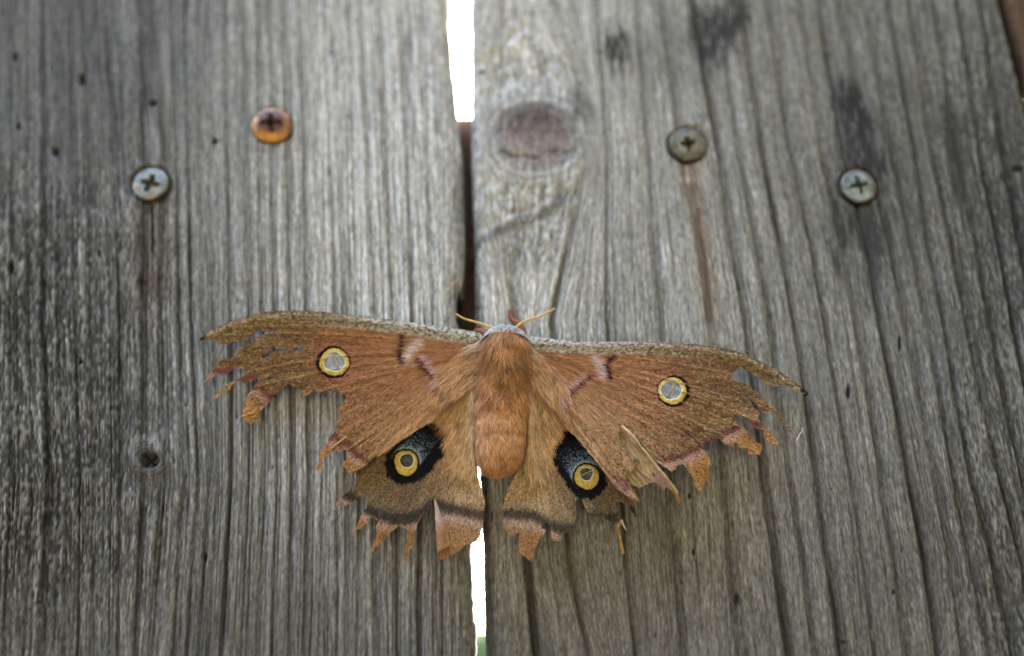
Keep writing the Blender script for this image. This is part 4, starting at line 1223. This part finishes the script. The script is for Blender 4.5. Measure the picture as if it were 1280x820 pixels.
cu = sheet('curled_edge', CURL, [], h_curl, c_curl, lh, seed=73, label='orange brown wing margin curled into a roll')
HOLLOW_SHADE = [(547, 690), (551, 687), (558, 685.5), (562, 684), (560, 690), (557, 696), (552, 699.5), (547.5, 699.8), (546.6, 695)]  # shade of the hollow, painted as a dark brown sheet
sheet('curled_edge', HOLLOW_SHADE, [], lambda a, b: h_LH(a, b) - 0.2 + 0 * a, lambda a, b: mix((0.10, 0.055, 0.025), (0.2, 0.11, 0.05), fbm(a / 2, b / 2, 713)), lh, seed=74, label='inside of the roll, its shade painted dark brown')

scales_on(FLAP_R, h_flap, c_under, fl, 1500, 75, (0.62, 0.78))
scales_on(CURL, h_curl, c_curl, cu, 900, 76, (0.1, 1.0), (2, 4))

# thin torn shreds below the right hindwing
def shred(pts, hgt, w0, w1, parent, colr):
    p = smooth_path(pts, 5)
    V = P(p[:, 0], p[:, 1], np.linspace(hgt[0], hgt[1], len(p)) * MM)
    tube('wing_shred', V, np.linspace(w0, w1, len(V)) * MM, colr, parent, 6)


M_SHRED = plain_material('dry_wing_shred', (0.36, 0.20, 0.06), nscale=1200, var=0.3)
M_SHARD = plain_material('pale_wing_shard', (0.55, 0.40, 0.34), nscale=1200, var=0.2)
shred([(770, 655), (773, 664), (776, 677), (779.5, 692.5)], (1.8, 1.2), 0.22, 0.30, rh, M_SHRED)
shred([(788, 632), (792, 640), (795, 646)], (2.2, 1.6), 0.3, 0.12, rh, M_SHRED)
shred([(776, 650), (779, 656), (783, 663)], (1.9, 1.4), 0.45, 0.08, rh, M_SHARD)
shred([(846, 616), (848, 622), (849.5, 629)], (4.0, 3.2), 0.3, 0.1, rf, M_SHRED)

# ---- body: one continuous loft from head to tail
BODY = [(410, 631, 6, 4.6, 1.4), (412, 631, 13, 4.8, 2.3), (415, 631.5, 19, 5.0, 3.1), (420, 631.5, 24, 5.2, 3.8), (430, 631, 27.5, 5.2, 4.4), (445, 630.5, 29, 5.2, 4.7), (460, 630, 30, 5.2, 4.8), (475, 629, 31, 5.2, 4.8), (492, 628, 32, 5.2, 4.7), (505, 627, 32.8, 5.0, 4.6), (511, 626.5, 32, 5.0, 4.3), (520, 626, 33, 5.0, 4.5), (535, 625.5, 33, 5.0, 4.5), (545, 625.3, 32.2, 4.9, 4.35), (553, 625, 32, 4.9, 4.4), (565, 624.5, 31, 4.8, 4.2), (574, 624, 29, 4.7, 3.95), (583, 623.5, 26.5, 4.6, 3.6), (588, 623, 22.5, 4.5, 3.1), (592, 622.5, 17, 4.4, 2.3), (594.5, 622, 9, 4.3, 1.3), (596, 622, 2, 4.3, 0.4)]
BODY = np.array(BODY)
BT = np.linspace(410, 596, 140)
BI = np.stack([np.interp(BT, BODY[:, 0], BODY[:, k]) for k in range(1, 5)], -1)
nb = 48


def body_surf(i_or_py, th):
    py = i_or_py
    cx = np.interp(py, BODY[:, 0], BODY[:, 1]); hw = np.interp(py, BODY[:, 0], BODY[:, 2]) - 2.0 * (np.asarray(py) > 422)
    hc = np.interp(py, BODY[:, 0], BODY[:, 3]); hr = np.interp(py, BODY[:, 0], BODY[:, 4])
    return cx + hw * np.cos(th), hc + hr * np.sin(th), cx, hw, hc, hr


def body_color(px, py):
    c = mix((0.47, 0.225, 0.098), (0.28, 0.125, 0.05), sst(0.25, 0.75, fbm(px / 11, py / 18, 801)))
    c = mix(c, np.array([0.27, 0.13, 0.045]), 0.7 * np.exp(-(((py - 468) / 26) ** 2 + ((px - 632) / 22) ** 2)))
    c = mix(c, np.array([0.64, 0.335, 0.165]), sst(490, 524, py + 8 * (vn(px / 6, py / 9, 803) - 0.5)))
    c = mix(c, np.array([0.36, 0.17, 0.075]), 0.6 * sst(560, 590, py))
    c = mix(c, np.array([0.30, 0.26, 0.21]), sst(421, 417, py - 5 * (np.abs(px - 631) / 28) ** 2))
    seg = np.exp(-((py - 509 - 0.004 * (px - 626) ** 2 * -1) / 1.6) ** 2) + 0.6 * np.exp(-((py - 543) / 1.8) ** 2) + 0.4 * np.exp(-((py - 572) / 1.8) ** 2)
    c = mix(c, np.array([0.18, 0.09, 0.05]), np.clip(0.75 * seg, 0, 1))
    return c


TH = np.linspace(0, 2 * np.pi, nb, endpoint=False)
PYg, THg = np.meshgrid(BT, TH, indexing='ij')
bx_, bh_, *_r = body_surf(PYg, THg)
bv = P(bx_, PYg, bh_ * MM)
# keep each ring level: use the plane height at the ring's own centre
cen = P(_r[0], PYg, _r[2] * MM)
sc = (D * CT + (cen[..., 2] - Z0) * ST) / FPX
bv = np.stack([cen[..., 0] + _r[1] * np.cos(THg) * sc, -(bh_ * MM), cen[..., 2]], -1)
idx = np.arange(len(BT) * nb).reshape(len(BT), nb); nxt = np.roll(idx, -1, 1)
F = np.stack([idx[:-1], idx[1:], nxt[1:], nxt[:-1]], -1).reshape(-1, 4)
faces = [list(f) for f in F] + [list(idx[0]), list(idx[-1][::-1])]
body = mesh_obj('body', bv.reshape(-1, 3), faces, M_BODY, moth, (body_color(bx_, PYg) * 0.8).reshape(-1, 3))


def fur(name, P0, Dir, Nrm, L, W, col, parent, seg=4, droop=0.3, label=None, seed=0):
    """curved tapering hairs; P0, Dir, Nrm in metres / world space"""
    n = len(P0)
    r = np.random.default_rng(seed)
    Dir = Dir / (np.linalg.norm(Dir, axis=1, keepdims=True) + 1e-12)
    Nrm = Nrm / (np.linalg.norm(Nrm, axis=1, keepdims=True) + 1e-12)
    side = np.cross(Dir, Nrm); side /= np.linalg.norm(side, axis=1, keepdims=True) + 1e-12
    kink = r.normal(0, 0.16, n)[:, None]
    rows, cols = [], []
    for k in range(seg + 1):
        t = k / seg
        lift = (droop * t - droop * 0.75 * t * t)
        c = P0 + (Dir * t + Nrm * lift + side * kink * t * t) * L[:, None]
        cc = col * (0.82 + 0.36 * t)
        if k < seg:
            ww = W[:, None] * (1 - 0.7 * t) * 0.5
            rows += [c - side * ww, c + side * ww]; cols += [cc, cc]
        else:
            rows.append(c); cols.append(cc)
    V = np.stack(rows, 1).reshape(-1, 3); C = np.stack(cols, 1).reshape(-1, 3)
    m = 2 * seg + 1; base = np.arange(n)[:, None] * m
    Fs = []
    for k in range(seg - 1):
        Fs.append(base + np.array([[2 * k, 2 * k + 1, 2 * k + 3]])); Fs.append(base + np.array([[2 * k, 2 * k + 3, 2 * k + 2]]))
    Fs.append(base + np.array([[2 * seg - 2, 2 * seg - 1, 2 * seg]]))
    return mesh_obj(name, V, np.concatenate(Fs), M_FUR, parent, np.clip(C, 0.002, 1), kind='stuff', label=label, smooth=False)


def body_points(n, y0, y1, seed, tmin=-0.25, tmax=np.pi + 0.25):
    r = np.random.default_rng(seed)
    py = r.uniform(y0, y1, n); th = r.uniform(tmin, tmax, n)
    bx, bh, cx, hw, hc, hr = body_surf(py, th)
    cen = P(cx, py, hc * MM)
    s = (D * CT + (cen[..., 2] - Z0) * ST) / FPX
    p = np.stack([cen[..., 0] + hw * np.cos(th) * s, -bh * MM, cen[..., 2]], -1)
    nr = np.stack([np.cos(th) / (hw * s), -np.sin(th) / (hr * MM), 0 * th], -1)
    nr /= np.linalg.norm(nr, axis=1, keepdims=True)
    e = 2.0
    slope = (np.interp(py + e, BODY[:, 0], BODY[:, 4]) - np.interp(py - e, BODY[:, 0], BODY[:, 4])) / (2 * e * 0.18)
    nr[:, 2] += np.clip(slope, -2, 2) * 0.9
    nr /= np.linalg.norm(nr, axis=1, keepdims=True)
    return p, nr, bx, py, th, r


def tang(v, nrm):
    return v - nrm * (v * nrm).sum(1, keepdims=True)


# thorax and abdomen coat
p_, n_, x_, y_, t_, r_ = body_points(15000, 424, 508, 31)
dd = np.stack([0.25 * (x_ - 631) / 30 + r_.normal(0, 0.22, len(x_)), r_.normal(0, 0.1, len(x_)), -1 + r_.normal(0, 0.2, len(x_))], -1)
cl_ = fbm(x_ / 5, y_ / 12, 881)
cc = body_color(x_, y_) * (r_.uniform(0.3, 1.7, len(x_)) * (0.35 + 1.3 * cl_))[:, None] * (1 + r_.normal(0, 0.05, (len(x_), 3)))
sid = sst(0.6, 1.0, np.abs(x_ - 630) / 31)
cc = mix(cc, np.array([0.58, 0.36, 0.20]) * r_.uniform(0.5, 1.3, len(x_))[:, None], 0.8 * sid * r_.random(len(x_)))
dd[:, 0] += 1.1 * (vn(x_ / 7, y_ / 9, 883) - 0.5) + 0.45 * (x_ - 631) / 30
fur('fur', p_, tang(dd, n_), n_, r_.uniform(1.6, 4.2, len(x_)) * (0.6 + 0.8 * vn(x_ / 6, y_ / 6, 885)) * MM, r_.uniform(0.08, 0.17, len(x_)) * MM, cc, body, seg=4, droop=0.6, seed=1, label='rust brown fur on the thorax')
p_, n_, x_, y_, t_, r_ = body_points(14000, 500, 596, 32)
dd = np.stack([0.12 * (x_ - 625) / 30 + r_.normal(0, 0.3, len(x_)), r_.normal(0, 0.1, len(x_)), -1 + r_.normal(0, 0.25, len(x_))], -1)
cl_ = fbm(x_ / 4, y_ / 6, 887)
cc = body_color(x_, y_) * (r_.uniform(0.4, 1.6, len(x_)) * (0.5 + 1.0 * cl_))[:, None] * (1 + r_.normal(0, 0.05, (len(x_), 3)))
dd[:, 0] += 0.9 * (vn(x_ / 6, y_ / 8, 889) - 0.5)
fur('fur', p_, tang(dd, n_), n_, r_.uniform(0.7, 1.9, len(x_)) * MM, r_.uniform(0.055, 0.11, len(x_)) * MM, cc, body, seg=3, droop=0.6, seed=2, label='shorter orange fur on the abdomen')
# white collar
p_, n_, x_, y_, t_, r_ = body_points(2000, 411, 422, 33)
k_ = y_ < 417.5 + 5 * (np.abs(x_ - 631) / 28) ** 2 + r_.normal(0, 1.2, len(x_))
p_, n_, x_, y_, t_ = p_[k_], n_[k_], x_[k_], y_[k_], t_[k_]
m_ = len(x_)
dd = np.stack([(x_ - 631) / 14 + r_.normal(0, 0.35, m_), r_.normal(0, 0.2, m_), -0.55 + r_.normal(0, 0.35, m_)], -1)
cc = mix((0.55, 0.48, 0.38), (0.90, 0.84, 0.74), r_.random(m_)) * (r_.uniform(0.35, 1.15, m_) * (0.5 + vn(x_ / 3, y_ / 4, 891)))[:, None]
fur('collar', p_, tang(dd, n_), n_, r_.uniform(0.9, 2.2, m_) * MM, r_.uniform(0.12, 0.26, m_) * MM, cc, body, seg=3, droop=0.45, seed=3, label='white fur collar behind the head')


def wing_fur(n, poly, dirfn, lenfn, hf, colfn, parent, seed, label, base=None, wmin=0.5, wmax=1.0, lift=1.1):
    x, y = pick([poly], n, seed)
    r = np.random.default_rng(seed + 5)
    dx, dy = dirfn(x, y, r)
    nn = np.hypot(dx, dy); dx /= nn; dy /= nn
    L = lenfn(x, y, r)
    bx0 = 600 if x.mean() < 628 else 657
    nearb = sst(75, 15, np.hypot(x - bx0, (y - 450) * 0.6))
    wc = base(x, y) * 1.25
    c = mix(wc, colfn(x, y, r), nearb * 0.6)
    c = c * r.uniform(0.4, 1.6, n)[:, None] * (0.55 + 0.9 * fbm(x / 4, y / 14, seed))[:, None] * (1 + r.normal(0, 0.05, (n, 3)))
    hb = hf(x, y)
    he = hf(x + dx * L, y + dy * L)
    blades('fur', x, y, dx, dy, L, r.uniform(wmin, wmax, n), hb + 0.05, np.maximum(he, hb - 1.5) + lift * r.uniform(0.3, 1.0, n), c, parent, label=label, bend=0.0, seg=3)


hair_c = lambda a, b, k=0.5: (lambda x, y, r: mix(a, b, r.random(len(x)) ** k))
# tufts sweeping from the shoulder over each forewing
wing_fur(4200, [(606, 428), (598, 425), (572, 448), (548, 470), (540, 490), (556, 500), (585, 482), (606, 470)],
         lambda x, y, r: (-(1.0 + 0 * x) + r.normal(0, 0.12, len(x)), 0.62 + 0.9 * sst(450, 490, y) + r.normal(0, 0.12, len(x))),
         lambda x, y, r: r.uniform(9, 26, len(x)), h_LF, hair_c((0.30, 0.14, 0.06), (0.56, 0.34, 0.18)), lf, 901, 'long tan hair sweeping from the shoulder', base=lambda a, b: c_fore(a, b, 'L'))
wing_fur(4200, [(648, 428), (660, 427), (684, 452), (704, 478), (712, 500), (700, 512), (672, 486), (650, 470)],
         lambda x, y, r: (0.8 + 0 * x + r.normal(0, 0.12, len(x)), 0.85 + 0.7 * sst(450, 490, y) + r.normal(0, 0.12, len(x))),
         lambda x, y, r: r.uniform(9, 26, len(x)), h_RF, hair_c((0.30, 0.14, 0.06), (0.56, 0.34, 0.18)), rf, 903, 'long tan hair sweeping from the shoulder', base=lambda a, b: c_fore(a, b, 'R'))
# long hair down the inner part of each hindwing
wing_fur(5200, [(604, 478), (570, 492), (545, 508), (530, 524), (548, 528), (562, 540), (566, 560), (572, 585), (592, 590), (597, 560)],
         lambda x, y, r: (-(600 - x) / 55 + r.normal(0, 0.10, len(x)), 1.0 + 0 * x),
         lambda x, y, r: r.uniform(10, 24, len(x)) * (1 - 0.55 * sst(560, 530, x)), lambda a, b: h_LH(a, b) + 0.9 * sst(560, 480, b), hair_c((0.28, 0.165, 0.08), (0.58, 0.41, 0.24)), lh, 905, 'long fawn hair along the inner hindwing', base=lambda a, b: c_hind(a, b, 'L'))
wing_fur(5200, [(656, 478), (680, 492), (694, 508), (706, 528), (694, 536), (686, 548), (684, 566), (680, 588), (662, 592), (655, 570), (659, 530)],
         lambda x, y, r: ((x - 656) / 60 + r.normal(0, 0.10, len(x)), 1.0 + 0 * x),
         lambda x, y, r: r.uniform(10, 24, len(x)) * (1 - 0.5 * sst(690, 704, x)), lambda a, b: h_RH(a, b) + 0.9 * sst(560, 480, b), hair_c((0.28, 0.165, 0.08), (0.58, 0.41, 0.24)), rh, 907, 'long fawn hair along the inner hindwing', base=lambda a, b: c_hind(a, b, 'R'))
# fringe of forewing hair combed over the black patch
wing_fur(2200, [(545, 520), (556, 506), (530, 515), (500, 538), (470, 560), (478, 565), (505, 546)],
         lambda x, y, r: (-0.85 + r.normal(0, 0.15, len(x)), 0.95 + 0 * x),
         lambda x, y, r: r.uniform(6, 13, len(x)), h_LF, hair_c((0.30, 0.18, 0.08), (0.46, 0.30, 0.15)), lf, 909, 'fringe over the black patch', base=lambda a, b: c_fore(a, b, 'L'), lift=0.15)

# antennae, legs
def antenna(pts, h):
    p = smooth_path(pts, 6)
    V = P(p[:, 0], p[:, 1], np.linspace(h[0], h[1], len(p)) * MM)
    a = tube('antenna', V, np.linspace(0.33, 0.19, len(V)) * MM, M_ANT, moth, 8)
    # fine side bristles
    r = np.random.default_rng(int(pts[0][0]))
    n = 260
    i = r.integers(1, len(p) - 1, n); sgn = r.choice([-1, 1], n)
    d = p[i + 1] - p[i - 1]; d /= np.linalg.norm(d, axis=1, keepdims=True)
    hv = np.linspace(h[0], h[1], len(p))[i]
    blades('antenna_bristles', p[i, 0], p[i, 1], -d[:, 1] * sgn + d[:, 0] * 0.5, d[:, 0] * sgn + d[:, 1] * 0.5, r.uniform(1.6, 2.6, n), np.full(n, 0.5), hv, hv - 0.05, np.tile([0.45, 0.24, 0.06], (n, 1)), a)
    return a


antenna([(622, 412), (612, 408.5), (600, 404), (589, 401), (579, 398), (570, 392.5)], (6.2, 6.8))
antenna([(641, 412), (649, 405.5), (658, 400.5), (672, 396.5), (683, 391.5), (693.5, 385.5)], (6.2, 6.8))


def leg(pts, h, w, label):
    p = smooth_path(pts, 5)
    V = P(p[:, 0], p[:, 1], np.interp(np.linspace(0, 1, len(p)), np.linspace(0, 1, len(h)), h) * MM)
    a = tube('leg', V, np.interp(np.linspace(0, 1, len(p)), np.linspace(0, 1, len(w)), w) * MM, M_LEG, moth, 10, label=label)
    r = np.random.default_rng(int(pts[0][0]) + 3)
    n = 700
    i = r.integers(1, len(p) - 1, n)
    hv = np.interp(i / len(p), np.linspace(0, 1, len(h)), h); wv = np.interp(i / len(p), np.linspace(0, 1, len(w)), w) * 5
    off = r.uniform(-1, 1, n)
    d = p[i + 1] - p[i - 1]; d /= np.linalg.norm(d, axis=1, keepdims=True)
    x = p[i, 0] - d[:, 1] * off * wv; y = p[i, 1] + d[:, 0] * off * wv
    blades('leg_fur', x, y, d[:, 0] - d[:, 1] * off * 0.8, d[:, 1] + d[:, 0] * off * 0.8, r.uniform(2, 4, n), np.full(n, 0.6), hv + 0.1, hv + 0.3, np.array([0.26, 0.09, 0.04]) * r.uniform(0.6, 1.5, n)[:, None], a)


leg([(654, 420), (653, 411), (648, 404), (641, 400), (638, 395), (639, 388)], (3.5, 3.0, 2.2, 1.4, 0.8, 0.3), (0.75, 0.7, 0.8, 0.6, 0.45, 0.4), 'reddish brown foreleg reaching up beside the head')
leg([(612, 420), (604, 415), (596, 413.5), (592, 417)], (3.5, 2.6, 1.8, 1.0), (0.8, 0.8, 0.6, 0.5), 'folded reddish foreleg behind the wing root')

# pale fibre caught on the wood by the right wing
fp = smooth_path([(995.5, 551), (998, 546.5), (1000, 542), (1002.5, 540), (1003, 535)], 4)
fb = tube('stray_fibre', P(fp[:, 0], fp[:, 1], np.linspace(2.6, 1.0, len(fp)) * MM), np.full(len(fp), 0.07 * MM), plain_material('pale_fibre', (0.7, 0.72, 0.7), nscale=800, var=0.1), None, 6)
fb['label'] = 'tiny pale fibre at the end of the right wing shred'
fb['category'] = 'fibre'

# ------------------------------------------------------------------ what lies behind the fence
gm = plain_material('dry_grass', (0.062, 0.052, 0.036), nscale=3.0, var=0.45, bump=0.02)
N = 60
gx = np.sinh(np.linspace(-5.5, 5.5, N)) * 4.0
GX, GY = np.meshgrid(gx, gx)
GV = np.stack([GX, GY, 0.03 * (vn(GX / 3, GY / 3, 5) - 0.5) * (np.hypot(GX, GY) < 60)], -1).reshape(-1, 3)
ids = np.arange(N * N).reshape(N, N)
GF = np.stack([ids[:-1, :-1], ids[:-1, 1:], ids[1:, 1:], ids[1:, :-1]], -1).reshape(-1, 4)
gr = mesh_obj('ground', GV, GF, gm, None, kind='structure')

hm = plain_material('hedge_leaf', (0.07, 0.12, 0.03), nscale=8.0, var=0.5)
r = np.random.default_rng(77)
hedge = thing('hedge', (0, 13, 0), 'green hedge far behind the fence, blurred at the foot of the gap', 'hedge')
n = 30000
hx = r.normal(-0.6, 3.0, n); hy = 13 + r.normal(0, 0.45, n); hz = r.uniform(0.05, 1.0, n) ** 0.4 * (2.35 + 0.18 * np.sin(hx * 1.7) + 0.1 * np.sin(hx * 5.1))
s = r.uniform(0.05, 0.11, n)
a1 = r.normal(0, 1, (n, 3)); a1 /= np.linalg.norm(a1, axis=1, keepdims=True)
a2 = np.cross(a1, r.normal(0, 1, (n, 3))); a2 /= np.linalg.norm(a2, axis=1, keepdims=True)
c0 = np.stack([hx, hy, hz], -1)
V = np.stack([c0 - a1 * s[:, None], c0 + a2 * s[:, None] * 0.5, c0 + a1 * s[:, None], c0 - a2 * s[:, None] * 0.5], 1).reshape(-1, 3)
F = np.arange(4 * n).reshape(n, 4)
mesh_obj('foliage', V, F, hm, hedge, kind='stuff', smooth=False)
tm = plain_material('hedge_stem', (0.10, 0.07, 0.05), nscale=20)
for k in range(14):
    x = -8.4 + k * 1.3
    tube('stem', [(x, 13, 0), (x + 0.05, 13.02, 0.7), (x - 0.04, 13, 1.5)], [0.035, 0.028, 0.012], tm, hedge, 7)

# unseen tree mass, added to block sky light from the right and low down
wm = plain_material('added_tree_screen_foliage', (0.052, 0.058, 0.036), nscale=2.0, var=0.5)
r = np.random.default_rng(78)
n = 26000
az = r.uniform(rad(-200), rad(20), n)                     # 0 = to the right along the fence, -90 = behind the camera
top = np.interp(np.degrees(az), [-200, -150, -110, -60, 0, 20], [3.0, 7.0, 13.0, 17.0, 17.0, 17.0])
dst = r.uniform(7.5, 10.5, n)
zz = top * r.uniform(0.0, 1.0, n) * (0.85 + 0.3 * vn(np.degrees(az) / 9, az * 0, 7))
c0 = np.stack([dst * np.cos(az), dst * np.sin(az), zz], -1)
s = r.uniform(0.25, 0.55, n)
a1 = r.normal(0, 1, (n, 3)); a1 /= np.linalg.norm(a1, axis=1, keepdims=True)
a2 = np.cross(a1, r.normal(0, 1, (n, 3))); a2 /= np.linalg.norm(a2, axis=1, keepdims=True)
V = np.stack([c0 - a1 * s[:, None], c0 + a2 * s[:, None] * 0.6, c0 + a1 * s[:, None], c0 - a2 * s[:, None] * 0.6], 1).reshape(-1, 3)
mesh_obj('added_tree_screen', V, np.arange(4 * n).reshape(n, 4), wm, None, kind='stuff', smooth=False)
